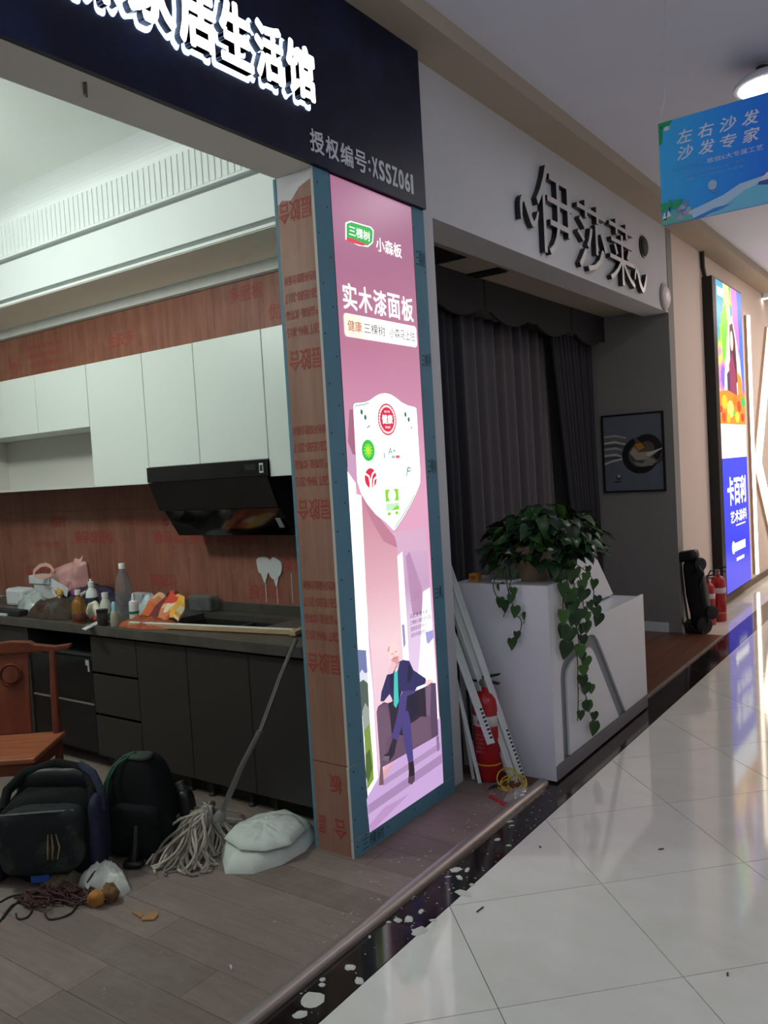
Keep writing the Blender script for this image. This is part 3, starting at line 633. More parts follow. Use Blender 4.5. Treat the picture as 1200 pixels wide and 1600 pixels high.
# ------------------------------------------------------------------ raised lettering of the dark shop
LETD = mat('black_raised_letter', (20,20,24), 0.4)
ls = empty('wall_lettering', (-2.19,5.4,2.9), 'raised black characters between curly flourishes on the grey storefront', 'sign')
PALEF = mat('pale_letter_face', (186,184,184), 0.35)
for ch, y0, y1, z0, z1 in (('伊',4.80,5.36,2.95,3.50),('莎',5.44,5.99,2.95,3.43),('莱',6.05,6.60,2.95,3.43)):
    l = words(ch, 'X', -2.1895, y0, y1, z0, z1, 'letter', LETD, ls, offset=-0.006, depth=0.036)
    words(ch, 'X', -2.1532, y0, y1, z0, z1, 'face', PALEF, l, offset=-0.006, depth=0.002)
def ribbon(pts, w):
    V = [Vector(p) for p in pts]; P2 = []
    for i in range(len(V)-1):
        p0, p1, p2, p3 = V[max(i-1,0)], V[i], V[i+1], V[min(i+2,len(V)-1)]
        for t in (0,0.33,0.66): P2.append(0.5*((2*p1)+(p2-p0)*t+(2*p0-5*p1+4*p2-p3)*t*t+(3*p1-p0-3*p2+p3)*t**3))
    P2.append(V[-1]); L_, R_ = [], []
    for i, q in enumerate(P2):
        d = (P2[min(i+1,len(P2)-1)]-P2[max(i-1,0)]).normalized(); n = Vector((-d.y,d.x))*w*(0.35+0.65*math.sin(math.pi*(i+0.5)/len(P2)))
        L_.append(tuple(q+n)); R_.append(tuple(q-n))
    l = put(MB().prism(L_+R_[::-1],'x',-2.1895,-2.155), 'flourish', LETD, ls); put(MB().prism(L_+R_[::-1],'x',-2.1548,-2.153), 'face', PALEF, l)
ribbon([(4.58,3.09),(4.585,3.19),(4.63,3.22),(4.68,3.16),(4.74,3.09),(4.79,3.12),(4.82,3.18)], 0.022)
ribbon([(6.60,3.04),(6.63,3.11),(6.68,3.10),(6.73,3.02),(6.80,2.98),(6.86,3.05),(6.89,3.12)], 0.022)
sp = empty('wall_speaker', (-2.19,6.93,3.30), 'small round black grille on the storefront, beside the last raised character', 'speaker')
put(MB().lathe([(0.0,0.03),(0.062,0.03),(0.078,0.02),(0.08,0.0005)], (-2.19,6.93,3.36), 24, AX['X']), 'grille', mat('dark_grille',(30,27,24),0.7,bump=0.5,bscale=300), sp, smooth=True)
put(MB().lathe([(0.08,0.0005),(0.09,0.0005),(0.09,0.012),(0.08,0.014)], (-2.19,6.93,3.36), 24, AX['X']), 'rim', BLACK, sp, smooth=True)
al = empty('alarm_sounder', (-2.19,7.46,3.0), 'round pinkish white alarm disc near the right end of the lintel', 'alarm')
put(MB().lathe([(0.0,0.04),(0.075,0.04),(0.1,0.025),(0.105,0.0005)], (-2.19,7.46,3.02), 28, AX['X']), 'cover', mat('cream_plastic',(214,204,204),0.4), al, smooth=True)
put(MB().lathe([(0.105,0.0005),(0.118,0.0005),(0.118,0.016),(0.105,0.018)], (-2.19,7.46,3.02), 28, AX['X']), 'base_ring', mat('grey_plastic',(150,144,144),0.5), al, smooth=True)

# ------------------------------------------------------------------ tall lit screen beyond the dark shop
sc = empty('display_screen', (-2.205,9.5,0.15), 'tall narrow lit screen in a black case, colourful above and blue below', 'screen')
SX = -2.10
put(MB().box(-2.2045,SX-0.004,8.82,10.10,0.13,3.41), 'case', BLACK, sc, bev=0.006)
pic = bpy.data.materials.new('screen_picture'); pic.use_nodes = True
nt = pic.node_tree; N = nt.nodes; LK = nt.links; pb = N['Principled BSDF']; pb.inputs['Base Color'].default_value = (0.01,0.01,0.01,1)
tc = N.new('ShaderNodeTexCoord'); nz = N.new('ShaderNodeTexNoise'); nz.inputs['Scale'].default_value = 2.2; nz.inputs['Detail'].default_value = 3; LK.new(tc.outputs['Object'], nz.inputs['Vector'])
cr = N.new('ShaderNodeValToRGB'); LK.new(nz.outputs[0], cr.inputs[0]); el = cr.color_ramp.elements
stops = [(0.28,(30,90,170)),(0.38,(60,170,220)),(0.45,(120,200,70)),(0.5,(235,225,90)),(0.56,(240,150,200)),(0.64,(150,110,220)),(0.75,(60,110,210))]
while len(el) < len(stops): el.new(0.5)
for e, (p, c) in zip(el, stops): e.position = p; e.color = lin(c)
LK.new(cr.outputs[0], pb.inputs['Emission Color']); pb.inputs['Emission Strength'].default_value = 1.3
L = Layers(SX-0.003)
ZP, ZW = 1.92, 1.56
L.p([(8.95,ZP),(10.09,ZP),(10.09,3.395),(8.95,3.395)], pic)
I = lambda *c: ink(*c, s=1.4)
L.p([(8.95,3.395),(9.25,3.395),(9.2,3.0),(8.95,2.9)], I(40,160,190)); L.p([(9.0,3.33),(9.35,3.33),(9.3,3.24),(9.0,3.24)], I(235,250,255))
L.p([(9.25,3.395),(9.5,3.395),(9.55,3.0),(9.3,2.95)], I(240,225,150)); L.p([(9.1,3.05),(9.35,3.2),(9.45,2.75),(9.15,2.55)], I(120,215,40))
L.p([(9.6,3.395),(9.95,3.395),(9.9,2.75),(9.65,2.9)], I(235,120,215)); L.p([(9.85,3.395),(10.09,3.395),(10.09,2.3),(9.95,2.5)], I(70,120,225))
L.p([(9.2,2.45),(9.4,2.95),(9.6,3.1),(9.75,2.9),(9.95,2.55),(10.0,2.1),(9.1,2.0)], I(248,236,232))
L.p([(9.48,2.98),(9.62,3.02),(9.72,2.85),(9.78,2.4),(9.6,2.3),(9.45,2.45)], ink(96,34,58)); L.p(circ((9.56,2.82),0.07,16,0.11), I(250,214,200))
L.p([(9.4,2.55),(9.55,2.7),(9.7,2.5),(9.75,2.15),(9.4,2.15)], ink(178,60,110)); L.p([(9.3,2.45),(9.42,2.5),(9.42,2.15),(9.3,2.2)], ink(70,50,110))
L.p([(9.75,2.5),(9.95,2.45),(10.0,2.1),(9.8,2.1)], I(245,150,30))
L.p([(8.95,2.25),(9.3,2.28),(9.7,2.24),(10.09,2.28),(10.09,ZP),(8.95,ZP)], I(240,140,30))
for c, rr, col in (((9.15,2.15),0.12,(250,200,40)),((9.4,2.08),0.15,(255,240,120)),((9.62,2.18),0.1,(240,120,20)),((9.8,2.12),0.1,(210,60,20)),((10.0,2.17),0.1,(60,190,90)),((9.1,1.99),0.09,(220,70,30)),((9.95,2.0),0.08,(220,40,50)),((9.3,1.98),0.08,(250,190,50)),((9.7,2.0),0.1,(250,210,60)),((9.55,2.04),0.05,(110,200,60)),((8.99,2.07),0.06,(200,60,30))):
    L.p(circ(c,rr,16,rr*0.62), I(*col))
L.p([(8.95,ZW),(10.09,ZW),(10.09,ZP),(8.95,ZP)], ink(246,250,255,s=1.6))
L.p([(8.95,0.15),(10.09,0.15),(10.09,ZW),(8.95,ZW)], emat_ramp('screen_blue', 2, [(0.0,(70,74,226)),(0.5,(24,52,236)),(1.5,(6,58,246))], 1.1))
WS = ink(250,252,255,s=1.6)
L.t('卡百利', 9.12, 9.98, 1.05, 1.36, WS, 0.04); L.t('艺术涂料', 9.22, 9.98, 0.86, 0.99, WS, 0.03); L.p([(9.45,0.82),(9.9,0.82),(9.9,0.835),(9.45,0.835)], WS)
L.p(circ((9.30,0.60),0.07,16), WS); L.p([(9.36,0.55),(9.86,0.55),(9.86,0.64),(9.36,0.64)], WS); L.p([(9.42,0.44),(9.78,0.44),(9.78,0.475),(9.42,0.475)], WS)
L.done('display', sc)
cb = put(MB().tube([(-2.18,8.78,3.648),(-2.18,8.79,3.5),(-2.175,8.83,3.412)],0.022,8), 'cable', BLACK, sc, smooth=True)

# ------------------------------------------------------------------ light strips and small ceiling lamps at the far end
WARM = emat('warm_led_strip', (255,236,206), 7.0)
HOUS = mat('strip_housing', (180,150,130), 0.5)
def strip(name, a, b2, w, label, d=0.05):
    t = empty(name, (-2.205,(a[0]+b2[0])/2,(a[1]+b2[1])/2), label, 'light strip', 'light strips on the far wall')
    A = Vector(a); B = Vector(b2); n = (B-A).normalized(); n = Vector((-n.y,n.x))*w/2
    put(MB().prism([A-n*1.25,B-n*1.25,B+n*1.25,A+n*1.25],'x',-2.2045,-2.205+d*0.6), 'housing', HOUS, t)
    put(MB().prism([A-n,B-n,B+n,A+n],'x',-2.205+d*0.6,-2.205+d), 'diffuser', WARM, t)
strip('light_strip', (10.745,0.12), (10.745,3.24), 0.085, 'thin upright warm light strip just beyond the tall screen')
strip('light_strip', (10.98,1.40), (12.05,3.16), 0.24, 'broad light strip slanting up from the thin upright strip')
strip('light_strip', (10.98,1.50), (12.2,0.10), 0.24, 'broad light strip slanting down from the thin upright strip')
RING = mat('white_lamp_ring', (220,222,228), 0.35); SPRING = mat('dark_spring_clip', (40,38,38), 0.5)
DISC = emat('lamp_disc', (255,255,255), 9.0)
def downlight(loc, r, label, power=CORRIDOR_W*0.4, col=(0.95,0.97,1.0), tilt=(0,0,0)):
    t = empty('downlight', loc, label, 'ceiling lamp')
    put(MB().lathe([(r*0.86,0.0),(r,0.004),(r,0.02),(r*0.82,0.05),(r*0.6,0.062),(0,0.062)], n=36), 'trim_ring', RING, t, smooth=True, local=True)
    put(MB().lathe([(0,-0.004),(r*0.86,-0.004),(r*0.86,-0.001),(0,-0.001)], n=36), 'diffuser', DISC, t, local=True)
    put(MB().lathe([(0.035,0.062),(0.04,0.1),(0.03,0.125),(0,0.125)], (-0.04,0.02,0), 12).tube([(-0.1,0.03,0.06),(-0.11,0.05,0.1),(-0.06,0.06,0.132)],0.008,6).tube([(0.03,-0.02,0.06),(0.02,0.0,0.11),(-0.02,0.04,0.13)],0.008,6), 'spring_clip', SPRING, t, smooth=True, local=True)
    lamp('downlight_glow', 'AREA', (0,0,-0.012), power, col, r*1.7, parent=t)
    return t
downlight((-0.86,5.02,3.60), 0.185, 'round white lamp hanging a little below the ceiling above the blue banner')
for x, y, pw, warm in ((-0.7,-2.0,1.2,0),(-0.7,0.2,0.75,0),(1.3,-1.5,1.4,0),(1.3,1.4,1.5,0),(-0.7,8.2,0.35,1),(1.3,8.2,0.3,1),(-0.7,10.4,2.2,1),(1.3,10.4,2.2,1),(-0.7,12.8,2.4,1),(1.3,12.8,2.4,1)):
    lamp('corridor_lamp', 'POINT' if y < 2 else 'AREA', (x,y,3.45 if y < 2 else 3.70), CORRIDOR_W*pw, (1.0,0.84,0.74) if warm else (0.90,0.95,1.0), 0.15 if y < 2 else 0.34)  # near points hang below the ceiling, added so that it catches light
tl = empty('track_spotlight', (-2.165,11.817,3.585), 'small bright spotlight near the ceiling at the far end of the wall', 'spotlight')
put(MB().lathe([(0.05,0.0),(0.055,0.02),(0.055,0.09),(0.03,0.1),(0.012,0.14),(0,0.14)], n=16), 'body', RING, tl, smooth=True, local=True)
put(MB().lathe([(0,-0.004),(0.048,-0.004),(0.048,-0.001),(0,-0.001)], n=16), 'lens', emat('spot_lens',(255,244,225),12.0), tl, local=True)
lamp('wall_wash', 'SPOT', (-2.02,11.2,3.60), WASH_W, (1.0,0.82,0.62), 0.02, (0,math.radians(-14),0), 0.6)
lamp('wall_wash', 'SPOT', (-1.75,12.9,3.62), WASH_W*2, (1.0,0.82,0.62), 0.05, (0,math.radians(-22),0), 1.0)
lamp('kitchen_point_light', 'POINT', (-4.4,1.2,3.0), KITCHEN_W, (0.90,1.0,0.95), 0.16)  # added out of view to brighten ceiling and fascia, no lamp body

# ------------------------------------------------------------------ hanging blue banner
bn = empty('hanging_banner', (-0.82,4.0,2.712), 'blue printed banner with white characters hanging from the corridor ceiling', 'banner')
BY = 3.994
sky = emat_ramp('banner_blue', 0, [(-0.36,(60,190,255)),(-0.1,(40,160,255)),(0.1,(26,128,250)),(0.36,(30,116,240))], printed=True)
b = MB().box(-1.166,-0.462,3.996,4.004,2.712,3.182)
put(b, 'panel', mat('banner_board',(60,150,220),0.5), bn)
class LayersY(Layers):
    def p(s, poly, m):
        if m not in s.m: s.m.append(m)
        s.b.k = s.m.index(m); s.b.flat(poly, 'y', s.x-s.n*0.00003); s.n += 1; return s
    def t(s, body, y0, y1, z0, z1, m, off=0.01, shear=0.0):
        if m not in s.m: s.m.append(m)
        s.b.k = s.m.index(m); words(body, 'Y', s.x-s.n*0.00003, y0, y1, z0, z1, '', None, mb=s.b, offset=off, shear=shear); s.n += 9; return s
def pap(*c): return mat('print_%d_%d_%d' % c, c, 0.5)
pape = pap
L = LayersY(3.9955)
L.p([(-1.166,2.712),(-0.462,2.712),(-0.462,3.182),(-1.166,3.182)], sky)
L.p([(-1.166,3.182),(-1.10,3.182),(-1.11,3.165),(-1.145,3.15),(-1.15,3.09),(-1.166,3.08)], pape(20,160,100))
L.p(circ((-1.128,3.15),0.014,12,0.010), pape(220,215,225)); L.p(circ((-1.152,3.16),0.005,8), pape(40,70,110))
L.t('左右沙发 品牌', -1.093, -1.055, 3.147, 3.155, pape(120,190,240), 0.0)
for row, z0, z1, t in ((0,3.065,3.125,'左右沙发'),(1,2.99,3.05,'沙发专家')):
    for k, ch in enumerate(t): L.t(ch, -1.085+k*0.094+0.006*row*0, -1.085+k*0.094+0.072, z0, z1, pape(222,230,252), 0.018, 0.2)
L.t('行业专注 34年', -1.112, -0.98, 2.945, 2.963, pape(90,180,240), 0.006); L.t('敢做6大专属工艺', -0.955, -0.72, 2.945, 2.968, pape(200,220,250), 0.008)
L.t('地址', -1.05, -1.02, 2.912, 2.926, pape(120,190,245), 0.0); L.t('装饰城左右沙发专卖店', -0.995, -0.80, 2.912, 2.926, pape(110,180,245), 0.0)
L.t('电话', -1.045, -1.015, 2.888, 2.902, pape(150,205,245), 0.0); L.t('1515007984 大润发', -0.995, -0.80, 2.888, 2.902, pape(120,190,245), 0.0)
L.p([(-1.166,2.712),(-0.462,2.712),(-0.462,2.80),(-0.56,2.82),(-0.70,2.835),(-0.82,2.822),(-0.89,2.79),(-0.96,2.772),(-1.03,2.755),(-1.08,2.745),(-1.166,2.74)], pape(190,222,248))
L.p([(-0.462,2.712),(-0.95,2.712),(-0.86,2.758),(-0.80,2.79),(-0.74,2.805),(-0.60,2.80),(-0.462,2.775)], pape(120,205,236))
L.p([(-1.04,2.712),(-0.93,2.742),(-0.86,2.745),(-0.84,2.75),(-0.90,2.73),(-0.98,2.712)], pape(60,140,225))
L.p([(-1.166,2.712),(-1.02,2.712),(-1.03,2.735),(-1.07,2.75),(-1.10,2.79),(-1.13,2.75),(-1.166,2.74)], pape(110,190,180))
for k in range(9): L.p(circ((-1.09+0.012*(k%5),2.735+0.014*(k//2)),0.012,9), pape(*[(190,160,200),(160,190,200),(130,150,190)][k%3]))
for c, a, ln in (((-1.125,2.79),2.6,0.06),((-1.125,2.79),0.5,0.07),((-1.125,2.79),1.6,0.055),((-1.125,2.79),3.5,0.05),((-1.125,2.79),-0.2,0.05)):
    d = Vector((math.cos(a),math.sin(a)*0.7))*ln; n = Vector((-d.y,d.x))*0.28; c = Vector(c); L.p([c,c+d*0.5-n,c+d,c+d*0.5+n], pape(40,170,120))
L.p([(-1.16,2.735),(-1.145,2.735),(-1.12,2.79),(-1.126,2.79)], pape(30,50,80)); L.p([(-1.162,2.742),(-1.15,2.775),(-1.145,2.742)], pape(240,244,248)); L.p([(-1.143,2.745),(-1.135,2.78),(-1.122,2.75)], pape(240,244,248))
L.p(circ((-0.935,2.845),0.02,14,0.022), pape(170,205,235)); L.p([(-0.945,2.825),(-0.925,2.825),(-0.915,2.805),(-0.935,2.812)], pape(110,150,210))
L.p([(-0.75,2.80),(-0.70,2.79),(-0.62,2.80),(-0.66,2.815),(-0.74,2.812)], pape(60,90,180)); L.p([(-0.74,2.815),(-0.70,2.85),(-0.69,2.815)], pape(235,235,245)); L.p([(-0.685,2.815),(-0.66,2.86),(-0.645,2.815)], pape(240,236,240)); L.p([(-0.72,2.845),(-0.65,2.865),(-0.60,2.85),(-0.66,2.84)], pape(200,90,120))
L.done('print', bn)
for x in (-1.162,-0.466):
    put(MB().tube([(x,4,3.18),(x+0.03,4,3.30),(x+0.05 if x < -1 else x-0.02,4,3.742)],0.0022,5), 'string', mat('pale_cord',(200,200,205),0.6), bn)

# ------------------------------------------------------------------ kitchen: base units, worktop, wall units, hood
CAB = mat('dark_taupe_laminate', (46,42,38), 0.5, var=0.05, vscale=3)
CARC = mat('cabinet_carcass', (40,38,36), 0.6)
KICK = mat('black_plinth', (20,19,18), 0.6)
YF = 2.82
GB = 'base units under the kitchen worktop'
def unit(x0, x1, label, fronts, cat='cabinet'):
    t = empty('base_cabinet', ((x0+x1)/2,3.1,0.0115), label, cat, GB)
    b = MB().box(x0+0.001,x0+0.018,YF+0.02,3.44,0.1,0.83).box(x1-0.018,x1-0.001,YF+0.02,3.44,0.1,0.83).box(x0+0.018,x1-0.018,YF+0.02,3.44,0.1,0.118).box(x0+0.018,x1-0.018,3.43,3.44,0.1,0.83)
    put(b, 'carcass', CARC, t)
    put(MB().box(x0+0.002,x1-0.002,YF+0.07,YF+0.085,0.012,0.1), 'plinth', KICK, t)
    for x in (x0+0.08,x1-0.08): put(MB().lathe([(0.022,0.0122),(0.022,0.02),(0.014,0.03),(0.014,0.0995)], (x,YF+0.045,0), 12), 'foot', KICK, t)
    for nm, z0, z1 in fronts:
        put(MB().box(x0+0.0015,x1-0.0015,YF,YF+0.018,z0,z1), nm, CAB, t, bev=0.001, seg=1)
    return t
unit(-2.885,-2.40,'dark taupe base cabinet door next to the plywood pillar',(('door',0.1,0.795),))
unit(-3.335,-2.887,'dark taupe base cabinet, second door from the plywood pillar',(('door',0.1,0.795),))
unit(-3.745,-3.337,'dark taupe base cabinet door beside the drawer stack',(('door',0.1,0.795),))
unit(-4.155,-3.747,'dark base unit with three drawers left of the doors',(('drawer',0.1,0.333),('drawer',0.350,0.575),('drawer',0.592,0.795)))
unit(-5.62,-4.795,'dark base cabinet at the far left behind the red-brown chair',(('door',0.1,0.80),))
OVG = mat('black_oven_glass', (9,9,10), 0.12)
ov = empty('built_in_oven', (-4.47,3.1,0.1), 'black built-in appliance with two small paper stickers under the worktop', 'oven', None)
put(MB().box(-4.79,-4.16,2.85,3.40,0.1,0.655), 'body', BLACK, ov)
put(MB().box(-4.785,-4.165,2.826,2.8495,0.402,0.655), 'glass_front', OVG, ov, bev=0.002)
put(MB().box(-4.785,-4.165,2.826,2.8495,0.105,0.385), 'lower_panel', OVG, ov, bev=0.002)
put(MB().box(-4.785,-4.165,2.822,2.8485,0.387,0.396), 'steel_strip', STEEL, ov)
put(MB().box(-4.79,-4.16,2.86,3.40,0.66,0.672), 'shelf', mat('open_shelf',(60,62,62),0.5), ov)
put(MB().box(-4.225,-4.19,2.8245,2.8258,0.617,0.65).box(-4.207,-4.19,2.8245,2.8258,0.582,0.616), 'sticker', mat('paper_sticker',(168,172,172),0.6), ov)
STONE = mat('grey_worktop', (82,77,71), 0.35, rgb2=(66,62,57), vscale=14, dirt=(128,120,108), dscale=4, damt=0.35)
wt = empty('worktop', (-4.3,3.1,0.83), 'long grey stone worktop with a rectangular cut-out and an upstand', 'worktop')
hx0, hx1, hy0, hy1 = -3.75, -3.05, 2.965, 3.33
b = MB().box(-6.0,hx0,2.795,3.448,0.832,0.862).box(hx1,-2.39,2.795,3.448,0.832,0.862).box(hx0,hx1,2.795,hy0,0.832,0.862).box(hx0,hx1,hy1,3.448,0.832,0.862)
put(b, 'slab', STONE, wt)
put(MB().box(-6.0,-2.39,2.787,2.7955,0.812,0.868), 'front_edge', STONE, wt, bev=0.004)
put(MB().box(-6.0,-2.39,3.428,3.4485,0.8625,0.915), 'upstand', STONE, wt, bev=0.002)
put(MB().box(-3.7505,-3.7385,hy0,hy1,0.70,0.8315).box(-3.0615,-3.0495,hy0,hy1,0.70,0.8315).box(-3.738,-3.062,hy0,hy0+0.012,0.70,0.8315).box(-3.738,-3.062,hy1-0.012,hy1,0.70,0.8315).box(-3.738,-3.062,hy0+0.012,hy1-0.012,0.69,0.70), 'recess', KICK, wt)
# wall units
WCAB = mat('white_green_laminate', (222,228,220), 0.38)
WIN = mat('wall_unit_inside', (206,204,196), 0.5)
GW = 'white wall units over the worktop'
def wall_unit(x0, x1, z0, z1, label, niche=None):
    t = empty('wall_cabinet', ((x0+x1)/2,3.27,z0), label, 'cabinet', GW)
    put(MB().box(x0+0.001,x1-0.001,3.119,3.446,z0+0.0,z1), 'carcass', WCAB, t)
    put(MB().box(x0+0.0014,x1-0.0014,3.10,3.118,z0,z1), 'door', WCAB, t, bev=0.0015, seg=1)
    return t
wall_unit(-2.925,-2.40,1.65,2.398,'narrow white wall cabinet beside the plywood pillar, right of the hood')
wall_unit(-3.437,-2.928,1.742,2.398,'white wall cabinet over the hood, nearer the pillar')
wall_unit(-3.870,-3.439,1.742,2.398,'white wall cabinet over the left half of the hood')
wall_unit(-4.400,-3.872,1.648,2.398,'tall white wall cabinet left of the hood')
wall_unit(-4.954,-4.402,2.02,2.398,'short white wall cabinet over the open niche, nearer the hood')
wall_unit(-5.50,-4.956,2.02,2.398,'short white wall cabinet over the left of the open niche')
wall_unit(-6.2,-5.502,2.02,2.398,'white wall cabinet at the far left edge of the row')
nu = empty('open_wall_shelf', (-4.97,3.27,1.648), 'open white niche under the two short wall cabinets', 'shelf', GW)
put(MB().box(-6.2,-4.402,3.10,3.446,1.648,1.664), 'bottom', WIN, nu); put(MB().box(-6.2,-4.402,3.43,3.446,1.665,2.0185), 'back_panel', WIN, nu); put(MB().box(-5.93,-5.914,3.12,3.429,1.665,2.0185), 'side_panel', WIN, nu)
# slanted black hood
HG = mat('black_hood_glass', (8,8,9), 0.10, coat=0.3); HB = mat('black_hood_body', (14,14,15), 0.4)
hd = empty('range_hood', (-3.40,3.25,1.33), 'slanted black glass range hood hanging under the white wall cabinets', 'range hood')
hx0, hx1 = -3.868, -2.930
put(MB().prism([(3.10,1.74),(3.10,1.66),(3.165,1.50),(3.27,1.335),(3.444,1.335),(3.444,1.74)], 'x', hx0+0.012, hx1-0.012), 'body', HB, hd)
put(MB().box(hx0,hx1,3.078,3.0985,1.655,1.7405), 'control_panel', HG, hd, bev=0.002)
put(MB().prism([(3.082,1.653),(3.100,1.653),(3.168,1.492),(3.150,1.488)], 'x', hx0, hx1), 'upper_glass', HG, hd, bev=0.002)
put(MB().prism([(3.162,1.486),(3.172,1.495),(3.272,1.336),(3.258,1.333)], 'x', hx0+0.03, hx1), 'lower_glass', HG, hd, bev=0.002)
put(MB().box(hx1-0.046,hx1-0.018,3.0765,3.0778,1.672,1.722), 'label_sticker', mat('white_sticker',(190,192,192),0.5), hd)
put(MB().box(hx1-0.041,hx1-0.023,3.0758,3.0764,1.680,1.712), 'label_mark', BLACK, hd)
put(MB().box(hx1-0.15,hx1-0.07,3.0772,3.0779,1.690,1.72), 'touch_keys', mat('dim_keys',(30,32,34),0.3), hd)
put(MB().prism([(3.196,1.430),(3.2,1.433),(3.232,1.380),(3.229,1.377)], 'x', -3.00, -2.965), 'energy_label', mat('dull_white_label',(140,144,142),0.5), hd)

# ------------------------------------------------------------------ things on the worktop
ZT = 0.8625
WOODL = mat('pale_raw_wood', (198,168,128), 0.6, rgb2=(176,144,104), vscale=3, stretch=(2,14,14))
WPAINT = mat('white_painted_wood', (226,226,222), 0.5)
fr = empty('wooden_trim_frame', (-3.2,2.9,0.8685), 'slim wooden frame with white top lying along the front of the worktop cut-out', 'frame')
put(MB().prism([(-3.82,2.835),(-2.735,2.985),(-2.735,3.018),(-3.83,2.868)], 'z', 0.8685, 0.890), 'rail', WOODL, fr)
put(MB().prism([(-3.818,2.838),(-2.738,2.988),(-2.738,3.015),(-3.828,2.865)], 'z', 0.8902, 0.8935), 'white_face', WPAINT, fr)
put(MB().prism([(-2.733,2.96),(-2.70,2.965),(-2.80,3.40),(-2.83,3.395)], 'z', 0.8685, 0.890), 'rail', WOODL, fr)
PETC = mat('clear_plastic', (226,232,232), 0.08, trans=0.85, alpha=0.55)
CAPW = mat('white_cap', (226,226,222), 0.4)
def bottle(loc, prof, cap, label, m, mcap=CAPW, band=None, mband=None, name='bottle', cat='bottle', group='bottles on the worktop', extra=None):
    t = empty(name, (loc[0],loc[1],ZT+0.0005), label, cat, group)
    put(MB().lathe(prof, n=20), 'body', m, t, smooth=50, local=True)
    if cap: put(MB().lathe(cap, n=16), 'cap', mcap, t, smooth=50, local=True)
    if band: put(MB().lathe(band, n=20), 'label_band', mband, t, smooth=50, local=True)
    return t
P = [(-4.249,2.826),(-4.323,2.969),(-4.113,2.911),(-4.208,3.113),(-4.042,2.894),(-4.024,2.822),(-3.930,2.834),(-3.880,2.947),(-3.950,3.107),(-4.470,2.858)]
def at(px): return px
oil = bottle(P[0], [(0.001,0.0),(0.036,0.0),(0.038,0.01),(0.038,0.115),(0.03,0.135),(0.014,0.155),(0.013,0.175),(0,0.176)], [(0.0165,0.168),(0.0165,0.195),(0,0.197)], 'squarish amber oil bottle with a white cap on the worktop', mat('amber_oil',(150,100,34),0.2,trans=0.2), band=[(0.0385,0.012),(0.0392,0.013),(0.0392,0.06),(0.0385,0.061)], mband=mat('red_brown_label',(96,40,34),0.5))
bottle(P[1], [(0.001,0.0),(0.034,0.0),(0.036,0.008),(0.036,0.13),(0.030,0.165),(0.015,0.185),(0.014,0.2),(0,0.2)], [(0.018,0.192),(0.018,0.22),(0.008,0.222),(0.007,0.238),(0,0.239)], 'white bottle with a wide dark blue label standing behind the amber oil', mat('white_bottle',(216,218,214),0.35), band=[(0.0363,0.02),(0.0372,0.022),(0.0372,0.125),(0.0363,0.127)], mband=mat('navy_label',(28,32,52),0.5))
bottle(P[2], [(0.001,0.0),(0.032,0.0),(0.034,0.008),(0.034,0.06),(0.03,0.11),(0.016,0.14),(0.015,0.15),(0,0.15)], [(0.019,0.145),(0.019,0.172),(0,0.173)], 'small milky bottle with a green lower label, white cap', mat('milky_plastic',(200,202,186),0.4), band=[(0.0345,0.012),(0.0352,0.014),(0.0352,0.05),(0.0345,0.052)], mband=mat('green_label',(30,104,58),0.5))
bottle(P[3], [(0.001,0.0),(0.05,0.0),(0.054,0.012),(0.053,0.05),(0.05,0.06),(0.054,0.07),(0.053,0.12),(0.05,0.13),(0.052,0.14),(0.046,0.2),(0.034,0.25),(0.016,0.275),(0.015,0.295),(0,0.295)], [(0.02,0.283),(0.02,0.312),(0.018,0.316),(0,0.316)], 'tall clear plastic water bottle, the tallest on the worktop', PETC)
b7 = bottle(P[5], [(0.001,0.0),(0.03,0.0),(0.031,0.004),(0.031,0.075),(0.028,0.082),(0,0.082)], [(0.0325,0.078),(0.0325,0.094),(0,0.095)], 'dark round jar with a black lid at the front of the worktop', mat('dark_jar',(44,38,36),0.4), BLACK, name='jar', cat='jar', group=None)
bottle(P[6], [(0.001,0.0),(0.022,0.0),(0.024,0.006),(0.024,0.06),(0.018,0.082),(0.012,0.09),(0,0.09)], [(0.013,0.088),(0.012,0.13),(0.006,0.14),(0,0.14)], 'small cloudy bottle with a pale blue top beside the dark jar', mat('cloudy_plastic',(176,172,152),0.35,trans=0.2), mat('pale_blue_cap',(150,196,206),0.4))
bottle((P[7][0]-0.05,P[7][1]+0.02), [(0.001,0.0),(0.025,0.0),(0.027,0.006),(0.027,0.085),(0.024,0.1),(0,0.1)], [(0.026,0.098),(0.026,0.118),(0.012,0.125),(0.006,0.165),(0,0.166)], 'slim white squeeze bottle with a pointed nozzle and green bands', mat('white_squeeze',(206,216,210),0.4), band=[(0.0273,0.05),(0.028,0.051),(0.028,0.064),(0.0273,0.065)], mband=mat('green_label',(30,104,58),0.5))
bottle((P[8][0]-0.06,P[8][1]+0.10), [(0.001,0.0),(0.034,0.0),(0.034,0.06),(0.03,0.07),(0,0.07)], [(0.032,0.069),(0.032,0.095),(0,0.096)], 'pale jar with white lid behind the orange cloth', mat('pale_jar',(190,196,206),0.4), name='jar', cat='jar', group=None)
g = empty('drinking_glass', (P[9][0]-0.1,P[9][1]+0.02,ZT+0.0005), 'clear drinking glass at the front of the worktop, beside the dark bundle', 'glass')
put(MB().lathe([(0.001,0.0),(0.03,0.0),(0.036,0.10),(0.0335,0.10),(0.028,0.006),(0.001,0.006)], n=20), 'tumbler', mat('clear_glass',(220,228,226),0.05,trans=0.9,alpha=0.5), g, smooth=50, local=True)
